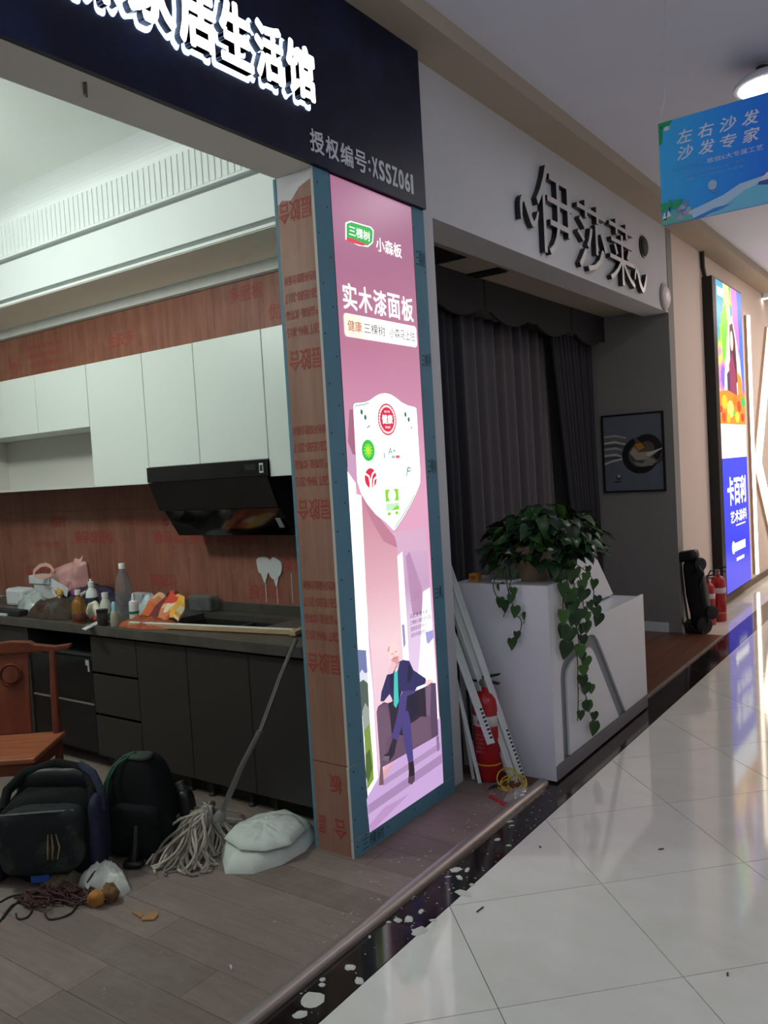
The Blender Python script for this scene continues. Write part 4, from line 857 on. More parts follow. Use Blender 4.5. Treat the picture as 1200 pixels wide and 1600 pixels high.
# boxes at the far left
BXW = mat('white_carton', (206,208,210), 0.55); 
B0 = [(-5.728,3.250),(-5.393,3.150),(-5.487,3.096)]
for k, (x0, x1, y0, y1, z0, z1, lb) in enumerate(((-5.42,-5.16,3.26,3.37,ZT,ZT+0.128,'long white carton at the back of the worktop, lower of two'),(-5.46,-5.21,3.25,3.36,ZT+0.129,ZT+0.19,'white carton lying on top of the long lower carton'),(-5.50,-5.29,3.09,3.20,ZT,ZT+0.12,'white rounded box at the far left edge of the worktop'))):
    tag(put(MB().box(x0,x1,y0,y1,z0+0.0005,z1), 'carton', BXW, origin=((x0+x1)/2,(y0+y1)/2,z0), bev=0.006 if k < 2 else 0.02), lb, 'box', 'white cartons on the worktop')
bb = empty('carton', (-4.12,3.26,ZT), 'small white and blue carton standing behind the bottles', 'box')
put(MB().box(-4.28,-4.15,3.20,3.27,ZT+0.0005,ZT+0.115), 'box_body', BXW, bb, bev=0.003); put(MB().prism([(-4.28,ZT+0.07),(-4.22,ZT+0.115),(-4.28,ZT+0.115)],'y',3.198,3.1995), 'blue_corner', mat('blue_print',(40,52,110),0.5), bb)
# pink carrier bag standing open
PINK = mat('pink_thin_plastic', (206,150,146), 0.35, trans=0.1, var=0.12, vscale=9)
pb_ = empty('plastic_bag', (-4.55,3.15,ZT), 'crumpled pink carrier bag standing on the worktop with one loop handle', 'bag')
po_ = [(-5.085,1.100),(-4.940,1.138),(-4.815,1.166),(-4.736,1.175),(-4.690,1.159),(-4.687,1.076),(-4.681,1.013),(-4.733,0.927),(-4.797,0.869),(-4.891,0.856),(-4.959,0.887),(-5.020,0.980)]
zmin = min(q[1] for q in po_); po_ = [(a_, ZT+0.001+(b3-zmin)) for a_, b3 in po_]
put(pillow(po_, 3.20, 0.06, 9, 4, 0.035, 9, seed=3), 'bag_body', PINK, pb_, smooth='all')
def loop(pts, w, name, par, m, th=0.002):
    b = MB(); V = [Vector(p) for p in pts]
    for a, c in zip(V, V[1:]):
        d = (c-a).normalized(); n = d.cross(Vector((0,1,0))).normalized()*w; t = Vector((0,th,0))
        b.add([a-n,a+n,c+n,c-n,a-n+t,a+n+t,c+n+t,c-n+t],[(0,1,2,3),(7,6,5,4),(0,4,5,1),(1,5,6,2),(2,6,7,3),(3,7,4,0)])
    return put(b, name, m, par)
hl = [(-4.969,1.102),(-5.009,1.131),(-5.067,1.143),(-5.144,1.133),(-5.226,1.096),(-5.238,1.065),(-5.186,1.049),(-5.094,1.060),(-4.986,1.089)]
loop([(a_,3.14+0.004*i,b3+(ZT+0.001-zmin)) for i, (a_, b3) in enumerate(hl)],0.012,'loop_handle',pb_,mat('pink_handle',(226,176,164),0.4))
ear = [(-4.817,1.141),(-4.797,1.184),(-4.749,1.176),(-4.697,1.206),(-4.716,1.169),(-4.733,1.143),(-4.776,1.130)]
put(MB().prism([(a_, b3+(ZT+0.001-zmin)) for a_, b3 in ear],'y',3.185,3.195),'tie_ear',mat('pink_handle',(226,176,164),0.4),pb_,bev=0.003)
# dark bundle, dark bag, white packaging, clear film
bd = empty('cloth_bundle', (-4.62,2.99,ZT), 'brown and olive bundle of rags and wrappers at the front left of the worktop', 'bundle')
put(MB().mound([(-4.86,2.86),(-4.62,2.83),(-4.44,2.86),(-4.40,2.98),(-4.50,3.08),(-4.75,3.10),(-4.90,3.0)], 0.105, ZT+0.0005, 9, 6, 0.035, 16, seed=2), 'rag', mat('olive_brown_rag',(70,58,40),0.85,rgb2=(48,30,26),vscale=14), bd, smooth='all')
put(MB().blob((-4.69,2.90,ZT+0.05), (0.075,0.05,0.048), 20, 12, 0.9, 0.9, 0.018, 20, seed=8), 'brown_lump', mat('dark_red_lump',(62,34,30),0.6), bd, smooth='all')
db = empty('shopping_bag', (-4.62,3.24,ZT), 'dark purple and black bag lying open behind the brown bundle', 'bag')
put(MB().mound([(-4.97,3.10),(-4.70,3.12),(-4.42,3.14),(-4.36,3.26),(-4.5,3.34),(-4.9,3.32)], 0.15, ZT+0.0005, 9, 6, 0.04, 13, seed=5), 'bag_body', mat('dark_bag',(34,28,40),0.5,rgb2=(52,34,70),vscale=9), db, smooth='all')
put(MB().tube([(-4.93,3.10,ZT+0.13),(-4.85,3.06,ZT+0.10),(-4.74,3.05,ZT+0.075),(-4.64,3.06,ZT+0.085),(-4.57,3.10,ZT+0.13)], 0.012, 8), 'pale_handle', mat('pale_strap',(190,178,176),0.5), db, smooth=True)
loop([(-4.93,3.09,ZT+0.18),(-4.86,3.08,ZT+0.16),(-4.79,3.08,ZT+0.14),(-4.74,3.08,ZT+0.12)],0.03,'white_wrapper',db,BXW)
put(MB().blob((-4.80,3.06,ZT+0.125), (0.026,0.015,0.03), 12, 8, 0.9,0.9,0.01,30), 'yellow_scrap', mat('mustard',(196,150,60),0.6), db, smooth='all')
put(MB().blob((-4.66,3.07,ZT+0.125), (0.026,0.012,0.02), 12, 8, 0.9,0.9,0.01,30), 'magenta_ribbon', mat('magenta',(140,50,120),0.5), db, smooth='all')
cf = tag(put(MB().mound([(-5.18,2.98),(-4.95,2.90),(-4.86,2.98),(-4.92,3.08),(-5.1,3.10)], 0.11, ZT+0.0005, 8, 6, 0.05, 18, seed=9), 'clear_film', mat('crumpled_clear_film',(190,198,194),0.2,trans=0.3), smooth='all'), 'crumpled clear plastic film at the far left of the worktop', 'wrapper')
tr = empty('dark_tray', (-5.08,2.87,ZT), 'low dark tray with a white strip, front left corner of the worktop', 'tray')
put(MB().box(-5.2,-4.90,2.83,2.90,ZT+0.0005,ZT+0.035), 'tray_body', mat('dark_green_tray',(30,36,34),0.5), tr, bev=0.004); put(MB().box(-5.2,-5.02,2.815,2.829,ZT+0.0005,ZT+0.014), 'white_strip', BXW, tr)
for k, (x, y, s, rz) in enumerate(((-4.36,2.90,0.045,0.6),(-4.24,2.93,0.05,0.5))):
    t = empty('bread_wrapper', (x,y,ZT), ('cream paper wrapper beside the drinking glass','cream paper wrapper between the glass and the amber oil bottle')[k], 'wrapper', 'cream wrappers on the worktop')
    put(MB().blob((x,y,ZT+s), (s*1.2,s*0.6,s), 16, 10, 0.6,0.6,0.012,24,M=Matrix.Rotation(rz,3,'Y'),seed=k), 'paper', mat('cream_paper',(214,208,184),0.6), t, smooth='all')
    put(MB().blob((x+0.03,y-0.03,ZT+0.016), (0.022,0.015,0.015), 12, 8), 'red_scrap', mat('red_scrap',(190,70,44),0.5), t, smooth='all')
ps = [(-4.060,2.709),(-4.000,2.693),(-4.148,2.915),(-4.225,2.952)]
tag(put(MB().prism(ps, 'z', ZT+0.0005, ZT+0.004), 'paper_strip', BXW), 'narrow white paper strip pointing at the worktop edge, beside the dark jar', 'paper')
tag(put(MB().mound([(-3.93,3.08),(-3.80,3.05),(-3.72,3.12),(-3.78,3.2),(-3.9,3.2)], 0.075, ZT+0.0005, 8, 6, 0.03, 22, seed=4), 'tissue', mat('pale_blue_tissue',(196,206,210),0.6), smooth='all'), 'crumpled pale tissue beside the orange checked cloth', 'tissue')
tag(put(MB().mound([(-4.08,3.10),(-3.98,3.06),(-3.90,3.12),(-3.94,3.2),(-4.06,3.2)], 0.125, ZT+0.0005, 8, 6, 0.03, 22, seed=14), 'plastic_wrap', mat('pale_aqua_wrap',(186,206,206),0.35), smooth='all'), 'pale aqua plastic wrap in front of the tall water bottle', 'wrapper')
# orange checked cloth: a sloped flap over a flat part
cl = empty('checked_cloth', (-3.72,2.98,ZT), 'orange, red and yellow checked cloth folded on the worktop by the cut-out', 'cloth')
CK = [mat('check_'+n, c, 0.75) for n, c in (('orange',(206,96,40)),('dark_red',(112,36,34)),('peach',(224,168,130)),('salmon',(206,124,84)),('yellow',(232,170,60)),('red',(206,62,34)),('cream',(226,206,170)),('brown',(140,84,56)))]
A = [(-3.890,2.978),(-3.426,2.906),(-4.104,3.635),(-4.457,3.590)]
nu_, nv_ = 9, 7
b = MB()
pat = [[0,0,1,1,3,3,0,4,6],[0,0,1,1,3,3,3,4,4],[0,0,1,1,3,6,2,4,6],[0,0,1,1,2,6,6,4,6],[3,3,1,1,5,5,5,4,4],[2,3,1,1,5,5,5,4,4],[2,2,7,1,5,5,4,4,4]]
cA = [(-3.875,0.884),(-3.537,0.882)]; cB = [(-3.860,0.970),(-3.632,0.984)]
base = [Vector((cA[0][0],2.95,ZT+0.035)), Vector((cA[1][0],2.96,ZT+0.035)), Vector((cB[1][0],3.10,ZT+0.155)), Vector((cB[0][0],3.09,ZT+0.155))]
def sl(u, v):
    p = base[0].lerp(base[1],u).lerp(base[3].lerp(base[2],u),v); p.z += 0.012*math.sin(9*u+3*v)+0.008*math.sin(17*u); p.y += 0.01*math.sin(7*v+4*u); return p
gv = [[sl(i/nu_,j/nv_) for i in range(nu_+1)] for j in range(nv_+1)]
for j in range(nv_):
    for i in range(nu_):
        b.k = pat[j][i]; q = [gv[j][i],gv[j][i+1],gv[j+1][i+1],gv[j+1][i]]; b.add(q+[p+Vector((0,0.004,-0.006)) for p in q], [(0,1,2,3),(7,6,5,4),(0,4,5,1),(2,6,7,3),(1,5,6,2),(3,7,4,0)])
put(b, 'flap', CK, cl)
b = MB(); b.mound([(-3.916,2.836),(-3.707,2.813),(-3.531,2.873),(-3.566,3.009),(-3.794,3.092),(-4.029,3.017)], 0.04, ZT+0.0005, 8, 6, 0.012, 20, seed=3)
put(b, 'lower_fold', mat('orange_brown_check',(186,92,46),0.8,rgb2=(120,60,40),vscale=22), cl, smooth='all')
tw = [(-3.814,0.979),(-3.777,1.011),(-3.746,0.990),(-3.715,1.021),(-3.685,0.989)]
put(MB().tube([(a_,3.10,b3) for a_, b3 in tw], 0.011, 7), 'dark_tie', mat('dark_red_tie',(80,40,36),0.7), cl, smooth=True)
ct = empty('plastic_tub', (-3.80,3.38,ZT), 'clear plastic tub of dark things standing behind the orange checked cloth', 'tub')
put(MB().prism([(-3.90,3.345),(-3.71,3.345),(-3.71,3.42),(-3.90,3.42)],'z',ZT+0.0005,ZT+0.10), 'tub_body', mat('smoky_plastic',(120,124,122),0.25,alpha=0.55), ct, bev=0.012)
put(MB().blob((-3.80,3.383,ZT+0.045),(0.07,0.03,0.042),16,10,0.8,0.8,0.015,20), 'dark_contents', BLACK, ct, smooth='all')
ct.location = (-3.80,3.38,ZT)

# ------------------------------------------------------------------ red-brown yoke-back chair
CW = mat('red_brown_wood', (120,58,34), 0.42, rgb2=(92,40,24), vscale=2.5, stretch=(9,9,1.2))
CS = mat('worn_seat_wood', (160,96,62), 0.45, rgb2=(128,62,38), vscale=3, stretch=(1.2,9,9))
ch = empty('wooden_chair', (-3.77,2.02,0.0115), 'red-brown wooden chair with a yoke top rail and solid back splat, behind the tool bag', 'chair', rz=0.0)
put(MB().prism([(-0.25,-0.20),(0.25,-0.20),(0.25,0.20),(-0.25,0.20)],'z',0.415,0.44), 'seat', CS, ch, bev=0.006, local=True)
put(MB().box(-0.235,0.235,-0.185,-0.165,0.36,0.4145).box(-0.235,0.235,0.165,0.185,0.36,0.4145).box(-0.235,-0.215,-0.164,0.164,0.36,0.4145).box(0.215,0.235,-0.164,0.164,0.36,0.4145), 'apron', CW, ch, local=True)
for sx in (-1,1):
    put(MB().tube([(sx*0.205,-0.16,0.0),(sx*0.21,-0.165,0.359)], [0.017,0.021], 10), 'leg', CW, ch, smooth=50, local=True)
    put(MB().tube([(sx*0.215,0.175,0.0),(sx*0.215,0.178,0.42),(sx*0.21,0.195,0.65),(sx*0.205,0.225,0.845)], [0.018,0.021,0.019,0.016], 10), 'back_post', CW, ch, smooth=50, local=True)
put(MB().prism([(0.19,0.4405),(0.205,0.4405),(0.216,0.65),(0.24,0.84),(0.225,0.84),(0.201,0.65)],'x',-0.085,0.085), 'splat', CW, ch, bev=0.004, local=True)
put(MB().lathe([(0.0,0.004),(0.04,0.004),(0.043,0.0),(0.05,0.0),(0.052,0.006),(0.056,0.0)], (0,0.203,0.735), 24, Matrix(((1,0,0),(0,0.1,-1),(0,1,0.1)))), 'carved_disc', CW, ch, smooth=True, local=True)
prof = [(-0.30,0.868),(-0.22,0.862),(-0.12,0.878),(-0.10,0.892),(0.0,0.90),(0.10,0.892),(0.12,0.878),(0.22,0.862),(0.30,0.868),(0.29,0.842),(0.22,0.832),(0.12,0.838),(-0.12,0.838),(-0.22,0.832),(-0.29,0.842)]
put(MB().prism(prof,'y',0.212,0.25), 'top_rail', CW, ch, bev=0.006, local=True)
for y, z in ((-0.165,0.12),): put(MB().box(-0.19,0.19,y-0.01,y+0.01,z,z+0.03), 'stretcher', CW, ch, local=True)
for sx in (-1,1): put(MB().box(sx*0.21-0.009,sx*0.21+0.009,-0.15,0.165,0.16,0.19), 'stretcher', CW, ch, local=True)
ch.rotation_euler = (0,0,math.radians(37))

# ------------------------------------------------------------------ bags, mop, sack and rubbish on the shop floor
ZF = 0.0122
DKF = mat('black_dusty_canvas', (15,16,17), 0.9, spec=0.25, rgb2=(10,11,12), vscale=6, dirt=(50,56,50), dscale=5, damt=0.28, bump=0.2, bscale=120)
GRF = mat('dark_green_grey_pocket', (34,41,41), 0.85, spec=0.3, rgb2=(26,31,33), vscale=5, dirt=(104,112,92), dscale=4.5, damt=0.5, bump=0.15, bscale=150)
NAVY = mat('navy_webbing', (26,32,62), 0.8, rgb2=(18,22,42), vscale=9, dirt=(80,90,110), dscale=8, damt=0.3)
NB = mat('bright_blue_tab', (44,82,160), 0.6)
b1 = empty('tool_bag', (-3.25,1.955,ZF), 'open black and blue tool bag with a large dusty front pocket, beside the black backpack', 'bag', rz=math.radians(38)); b1.scale = (0.88,0.95,1.0)
def tb(p, q):
    f = 1.0-0.10*max(0,p.z); return (q.x*f, q.y*(1-0.25*max(0,p.z)), q.z)
b = MB().blob((0,0,0.178),(0.235,0.15,0.177),36,20,0.45,0.45,0.02,7,shape=tb,seed=1); put(b,'body',DKF,b1,smooth='all',local=True)
put(MB().blob((0.0,-0.135,0.195),(0.195,0.06,0.14),30,16,0.45,0.42,0.016,8,seed=4),'front_pocket',GRF,b1,smooth='all',local=True)
put(MB().tube([(-0.205,-0.06,0.30),(-0.205,0.0,0.36),(-0.15,0.07,0.405),(0.0,0.10,0.43),(0.15,0.08,0.40),(0.205,0.0,0.35),(0.21,-0.06,0.30)],[0.02,0.024,0.026,0.026,0.026,0.024,0.02],10),'opening_rim',DKF,b1,smooth=True,local=True)
put(MB().blob((0.0,0.085,0.32),(0.19,0.045,0.105),24,14,0.6,0.5,0.008,9),'back_panel',BLACK,b1,smooth='all',local=True)
for sx in (-1,1): put(MB().blob((sx*0.235,-0.03,0.17),(0.03,0.10,0.165),16,14,0.55,0.5,0.01,9),'side_pocket',NAVY,b1,smooth='all',local=True)
put(MB().tube([(0.12,0.09,0.42),(0.20,0.03,0.40),(0.25,-0.02,0.34),(0.26,-0.05,0.26)],0.02,8),'blue_strap',NAVY,b1,smooth=True,local=True)
put(MB().box(-0.055,0.035,-0.172,-0.14,0.02,0.075),'blue_tab',NB,b1,bev=0.01,local=True)
put(MB().tube([(-0.18,-0.165,0.315),(-0.1,-0.182,0.322),(0.05,-0.184,0.324),(0.17,-0.168,0.316)],0.005,6),'zip',mat('worn_zip',(90,94,90),0.5),b1,smooth=True,local=True)
put(MB().blob((-0.205,-0.155,0.335),(0.013,0.008,0.01),10,8),'zip_pull',mat('bright_metal',(200,200,196),0.3,metal=1.0),b1,smooth='all',local=True)
STRAW = mat('dry_mortar', (150,124,84), 0.9)
b = MB()
for dx in (0.0,0.02,0.045): b.tube([(0.045+dx,-0.196,0.13),(0.05+dx*1.2,-0.199,0.18),(0.055+dx*0.8,-0.197,0.235)],[0.003,0.005,0.002],5)
put(b,'mortar_streak',STRAW,b1,local=True)
b2_ = empty('backpack', (-3.06,2.29,ZF), 'black backpack with green cord trim standing next to the tool bag', 'bag', rz=math.radians(25)); b2_.scale = (0.84,0.9,0.86)
def bp(p, q):
    t = 0.5+0.5*p.z; f = 1-0.34*t**1.4; return (q.x*f-0.05*t, q.y*(1-0.3*t)+0.05*t, q.z)
put(MB().blob((0,0,0.245),(0.20,0.14,0.244),32,22,0.5,0.5,0.018,6,shape=bp,seed=6),'body',DKF,b2_,smooth='all',local=True)
put(MB().blob((0.0,-0.125,0.15),(0.15,0.04,0.13),24,14,0.5,0.5,0.012,8,seed=2),'front_pocket',DKF,b2_,smooth='all',local=True)
GC = mat('green_cord', (30,84,56), 0.6, var=0.4, vscale=30)
put(MB().tube([(-0.17,-0.10,0.30),(-0.165,-0.09,0.38),(-0.14,-0.05,0.45),(-0.10,0.0,0.487),(-0.05,0.03,0.50)],0.008,7),'green_piping',GC,b2_,smooth=True,local=True)
put(MB().tube([(-0.15,-0.115,0.32),(-0.14,-0.10,0.40),(-0.11,-0.06,0.465),(-0.06,-0.01,0.497)],0.006,7),'green_piping',GC,b2_,smooth=True,local=True)
put(MB().blob((-0.02,0.02,0.482),(0.07,0.05,0.016),16,8,0.7,0.7,0.01,12),'top_flap',mat('grey_flap',(46,52,48),0.8),b2_,smooth='all',local=True)
put(MB().blob((0.215,0.05,0.20),(0.035,0.05,0.095),16,12,0.6,0.6,0.012,12),'side_pouch',BLACK,b2_,smooth='all',local=True)
put(MB().lathe([(0.022,0.0),(0.024,0.02),(0.024,0.085),(0.01,0.09),(0,0.09)],(0.205,0.055,0.25),12,Matrix.Rotation(-0.35,3,'Y')),'metal_flask',mat('dull_flask',(90,96,98),0.35,metal=0.8),b2_,smooth=50,local=True)
put(MB().blob((0.03,-0.20,0.02),(0.055,0.035,0.0185),16,8,0.7,0.7),'bottom_strap',BLACK,b2_,smooth='all',local=True)
put(MB().tube([(0.03,-0.15,0.19),(0.035,-0.18,0.10),(0.03,-0.195,0.03)],0.022,8),'hanging_strap',BLACK,b2_,smooth=True,local=True)
put(MB().blob((-0.155,-0.165,0.20),(0.022,0.012,0.018),12,8,0.9,0.9,0.01,40),'white_scrap',mat('white_scrap',(206,206,206),0.6),b2_,smooth='all',local=True)
put(MB().blob((-0.18,-0.13,0.29),(0.02,0.015,0.035),12,8,0.9,0.9,0.01,40),'tan_scrap',mat('tan_scrap',(104,84,70),0.7),b2_,smooth='all',local=True)

# mop leaning on the worktop
YARN = [mat('mop_yarn_'+n, c, 0.9, bump=0.4, bscale=250) for n, c in (('grey',(158,150,136)),('pale',(178,170,154)),('dull',(132,124,112)))]
mp = empty('string_mop', (-2.80,2.47,ZF), 'grey string mop spread on the floor, its steel pole leaning on the worktop', 'mop')
A = Vector((-2.80,2.47,0.10)); B = Vector((-2.518,2.770,0.905)); D = (B-A).normalized()
bend = A.lerp(B,0.52)+Vector((0.012,0.0,-0.012))
put(MB().tube([A+D*0.02,A.lerp(B,0.3),bend],0.0135,10),'lower_pole',mat('grey_pole',(120,118,112),0.35,metal=0.6),mp,smooth=True)
put(MB().tube([bend,A.lerp(B,0.8),B],0.0105,10),'upper_pole',mat('steel_pole',(160,158,152),0.25,metal=0.9),mp,smooth=True)
put(MB().tube([A-D*0.05,A-D*0.02,A+D*0.05,A+D*0.07],[0.026,0.034,0.026,0.016],14),'socket',mat('grey_socket',(120,120,112),0.5),mp,smooth=50)
rnd = random.Random(11)
C0 = A-D*0.045
for k in range(290):
    main = k < 240
    a = math.radians(rnd.uniform(135,300)) if main else math.radians(rnd.uniform(-60,135))
    ln = rnd.uniform(0.10,0.31) if main else rnd.uniform(0.06,0.13)
    st = C0+Vector((math.cos(a)*0.020,math.sin(a)*0.020,rnd.uniform(-0.015,0.02)))
    lift = 0.25+0.75*rnd.random(); wv = rnd.uniform(-0.55,0.55); pts = [st]; ph = rnd.uniform(0,6.28)
    for t in (0.15,0.3,0.45,0.6,0.75,0.9,1.0):
        aa = a+wv*t+0.16*math.sin(7*t+ph)
        top = 0.085*(1-t)+0.105*math.sin(math.pi*t**0.7)*lift*(1.0 if main else 0.6)
        pts.append(Vector((C0.x+math.cos(aa)*ln*t, C0.y+math.sin(aa)*ln*t, max(0.0195+0.012*rnd.random()*(1-t),top+0.016))))
    if rnd.random() < 0.7: aa += rnd.choice((-1,1))*0.3; pts.append(pts[-1]+Vector((math.cos(aa+1.5)*0.03,math.sin(aa+1.5)*0.03,0)))
    # smooth the strand
    P2 = []
    for i in range(len(pts)-1):
        p0, p1, p2, p3 = pts[max(i-1,0)], pts[i], pts[i+1], pts[min(i+2,len(pts)-1)]
        for t in (0,0.5): P2.append(0.5*((2*p1)+(p2-p0)*t+(2*p0-5*p1+4*p2-p3)*t*t+(3*p1-p0-3*p2+p3)*t**3))
    P2.append(pts[-1])
    put(MB().tube(P2,0.0062,5),'strand',YARN[k%3],mp,smooth=True)

# white woven sack
SACK = mat('white_woven_sack', (206,212,204), 0.6, var=0.05, vscale=7, dirt=(176,164,124), dscale=4, damt=0.35, bump=0.12, bscale=140)
sk = empty('white_sack', (-2.52,2.48,ZF), 'folded white woven sack lying on the floor against the plywood pillar', 'sack')
so = [(-2.560,2.288),(-2.737,2.426),(-2.836,2.591),(-2.824,2.739),(-2.734,2.868),(-2.542,2.824),(-2.435,2.716),(-2.397,2.610),(-2.403,2.462),(-2.457,2.345)]
put(MB().mound(so, 0.085, ZF, 10, 6, 0.006, 22, 0.5, seed=3), 'sack_body', SACK, sk, smooth='all')
so2 = [(-2.700,2.420),(-2.740,2.544),(-2.686,2.604),(-2.649,2.700),(-2.551,2.736),(-2.436,2.661),(-2.393,2.516),(-2.450,2.419),(-2.556,2.375)]
put(MB().mound(so2, 0.045, ZF+0.068, 9, 8, 0.012, 34, 0.4, seed=12), 'folded_mouth', SACK, sk, smooth='all')

# rubbish heap in front of the bags
rb = empty('rag', (-2.86,1.96,ZF), 'dirty white cloth crumpled on the shop floor in front of the backpack', 'cloth')
so = [(-3.046,1.923),(-3.132,2.037),(-3.081,2.091),(-2.913,2.057),(-2.801,2.000),(-2.793,1.948),(-2.908,1.941),(-2.949,1.895)]
put(MB().mound(so, 0.07, ZF, 9, 8, 0.024, 22, 0.5, seed=6), 'cloth', mat('dirty_white_cloth',(206,206,198),0.8,dirt=(120,104,80),dscale=9,damt=0.6), rb, smooth='all')
so = [(-3.168,1.819),(-3.250,1.960),(-3.244,2.083),(-3.174,2.148),(-3.035,2.116),(-3.076,2.030),(-3.049,1.903),(-3.063,1.796)]
tag(put(MB().mound(so, 0.07, ZF, 9, 6, 0.03, 16, 0.5, seed=8), 'sackcloth', mat('brown_sackcloth',(104,92,72),0.9,rgb2=(84,74,58),vscale=12,bump=0.3,bscale=120), smooth='all'), 'brown sackcloth lying between the tool bag and the white cloth', 'cloth')
fm = empty('foam_scrap', (-2.84,1.87,ZF), 'yellow brown lump of foam lying by the white cloth', 'foam')
fc = [(-2.825,1.858),(-2.805,1.896)]
put(MB().blob((fc[0][0],fc[0][1],ZF+0.030),(0.032,0.028,0.0295),16,10,0.9,0.9,0.012,40,seed=1),'foam',mat('yellow_foam',(190,132,58),0.8,rgb2=(150,96,44),vscale=30),fm,smooth='all')
put(MB().blob((fc[1][0],fc[1][1]+0.01,ZF+0.03),(0.035,0.03,0.0295),16,10,0.9,0.9,0.02,40,seed=2),'brown_foam',mat('brown_foam',(128,92,52),0.8,rgb2=(90,62,40),vscale=30),fm,smooth='all')
CORD = mat('dark_red_cord', (70,36,34), 0.7, var=0.3, vscale=20)
cd = empty('cord_tangle', (-3.0,1.80,ZF), 'tangle of dark red cord beside the white cloth on the shop floor', 'cord')
cen = [(-3.025,1.829),(-3.052,1.747),(-2.931,1.853),(-3.061,1.698)]
rnd = random.Random(5)
for k in range(16):
    c = cen[k%4 if k%4 < 3 else 0]; pts = []; a = rnd.uniform(0,6.28); r1, r2 = rnd.uniform(0.03,0.10), rnd.uniform(0.02,0.06); th = rnd.uniform(-0.4,0.4)
    for i in range(26):
        t = a+i*0.42; u, v = r1*math.cos(t)*(1+0.2*math.sin(3*t+k)), r2*math.sin(t)
        pts.append((c[0]+u*math.cos(th)-v*math.sin(th)+0.004*i*(rnd.random()-0.5), c[1]+u*math.sin(th)+v*math.cos(th), ZF+0.006+0.03*abs(noise.noise(Vector((u*12,v*12,k))))+0.0035*(k%6)))
    put(MB().tube(pts,0.0038,5),'loop',CORD,cd,smooth=True)
BC = mat('black_cable_rubber', (28,26,26), 0.5)
cbk = empty('black_cable', (-3.05,1.66,ZF), 'thin black cable curling from the left edge across the shop floor', 'cable')
for pts in ([(-3.197,1.671),(-3.199,1.726),(-3.137,1.772),(-3.034,1.807),(-3.003,1.858)], [(-3.056,1.590),(-3.116,1.661),(-3.129,1.698),(-3.084,1.767)], [(-3.065,1.606),(-3.116,1.672),(-3.151,1.753)], [(-2.951,1.712),(-2.905,1.696),(-2.876,1.713),(-2.860,1.763),(-2.902,1.825),(-2.970,1.877)], [(-3.053,1.654),(-3.010,1.636),(-2.988,1.660),(-3.014,1.697)], [(-2.927,1.889),(-2.982,1.964),(-2.965,1.998),(-2.887,1.981)]):
    V = [Vector((a,b3,ZF+0.004+(0.05 if pts[0][0] > -2.95 and pts[0][1] > 1.88 else 0))) for a, b3 in pts]; P2 = []
    for i in range(len(V)-1):
        p0, p1, p2, p3 = V[max(i-1,0)], V[i], V[i+1], V[min(i+2,len(V)-1)]
        for t in (0,0.33,0.66): P2.append(0.5*((2*p1)+(p2-p0)*t+(2*p0-5*p1+4*p2-p3)*t*t+(3*p1-p0-3*p2+p3)*t**3))
    P2.append(V[-1]); put(MB().tube(P2,0.0036,6),'cable_run',BC,cbk,smooth=True)
CARD = mat('torn_cardboard', (168,126,84), 0.85, var=0.15, vscale=20)
for k, (pl, lb) in enumerate((([(-2.648,1.888),(-2.644,1.906),(-2.613,1.903),(-2.594,1.898),(-2.588,1.881),(-2.617,1.885)], 'smaller torn scrap of brown cardboard on the shop floor'), ([(-2.586,1.882),(-2.591,1.925),(-2.569,1.943),(-2.544,1.926),(-2.531,1.898),(-2.569,1.872)], 'larger torn scrap of brown cardboard on the shop floor'))):
    tag(put(MB().prism(pl,'z',ZF,ZF+0.007),'cardboard_scrap',CARD), lb, 'cardboard', 'cardboard scraps on the shop floor')
tag(put(MB().tube([(x,y,ZF+0.004) for x, y in [(-2.066,1.841),(-2.046,1.827)]],0.0035,6),'paper_pellet',BXW), 'tiny white paper pellet on the plank floor', 'litter')

# ------------------------------------------------------------------ reception desk
DW = mat('white_desk_laminate', (214,216,222), 0.35, var=0.02, vscale=2)
DG = mat('grey_desk_groove', (120,124,130), 0.5); DB = mat('grey_desk_plinth', (104,106,110), 0.45)
ZD = 0.0008
dk = empty('reception_desk', (-1.95,4.5,0.0108), 'white reception desk with a grey arch groove on the front, at the dark shop opening', 'desk')
put(MB().box(-2.30,-1.757,3.822,3.845,0.0108,1.018), 'end_panel', DW, dk, bev=0.002)
put(MB().box(-2.285,-1.785,3.8452,5.27,0.085,0.10).box(-2.285,-2.265,3.8452,5.27,0.10,0.74), 'carcass', DW, dk)
put(MB().box(-1.785,-1.7725,3.8452,5.275,0.09,0.735), 'groove_back', DG, dk)
out = [(3.8452,0.09),(3.925,0.09),(3.93,0.52),(3.945,0.565),(3.99,0.61),(4.10,0.645),(4.25,0.662),(4.36,0.664),(4.42,0.650),(4.47,0.61),(4.52,0.55),(4.86,0.09),(5.275,0.09),(5.275,0.748),(4.35,0.748),(4.15,1.018),(3.8452,1.018)]
put(MB().prism(out,'x',-1.772,-1.757), 'front_panel', DW, dk, bev=0.002)
inn = [(4.005,0.09),(4.012,0.50),(4.03,0.54),(4.09,0.575),(4.24,0.597),(4.34,0.598),(4.38,0.575),(4.42,0.53),(4.745,0.09)]
put(MB().prism(inn,'x',-1.772,-1.757), 'front_panel', DW, dk, bev=0.002)
put(MB().box(-2.26,-1.7745,4.36,5.27,0.715,0.7345), 'low_top', DW, dk)
put(MB().prism([(3.8455,0.75),(5.22,0.75),(4.92,1.06),(4.3,1.06),(4.3,0.99),(3.8455,0.99)],'x',-1.96,-1.935), 'raised_screen', DW, dk, bev=0.002)
put(MB().box(-2.295,-1.775,3.8455,4.13,0.998,1.0175), 'high_top', DW, dk)
put(MB().box(-1.80,-1.7565,3.824,5.275,0.0108,0.088), 'plinth', DB, dk)
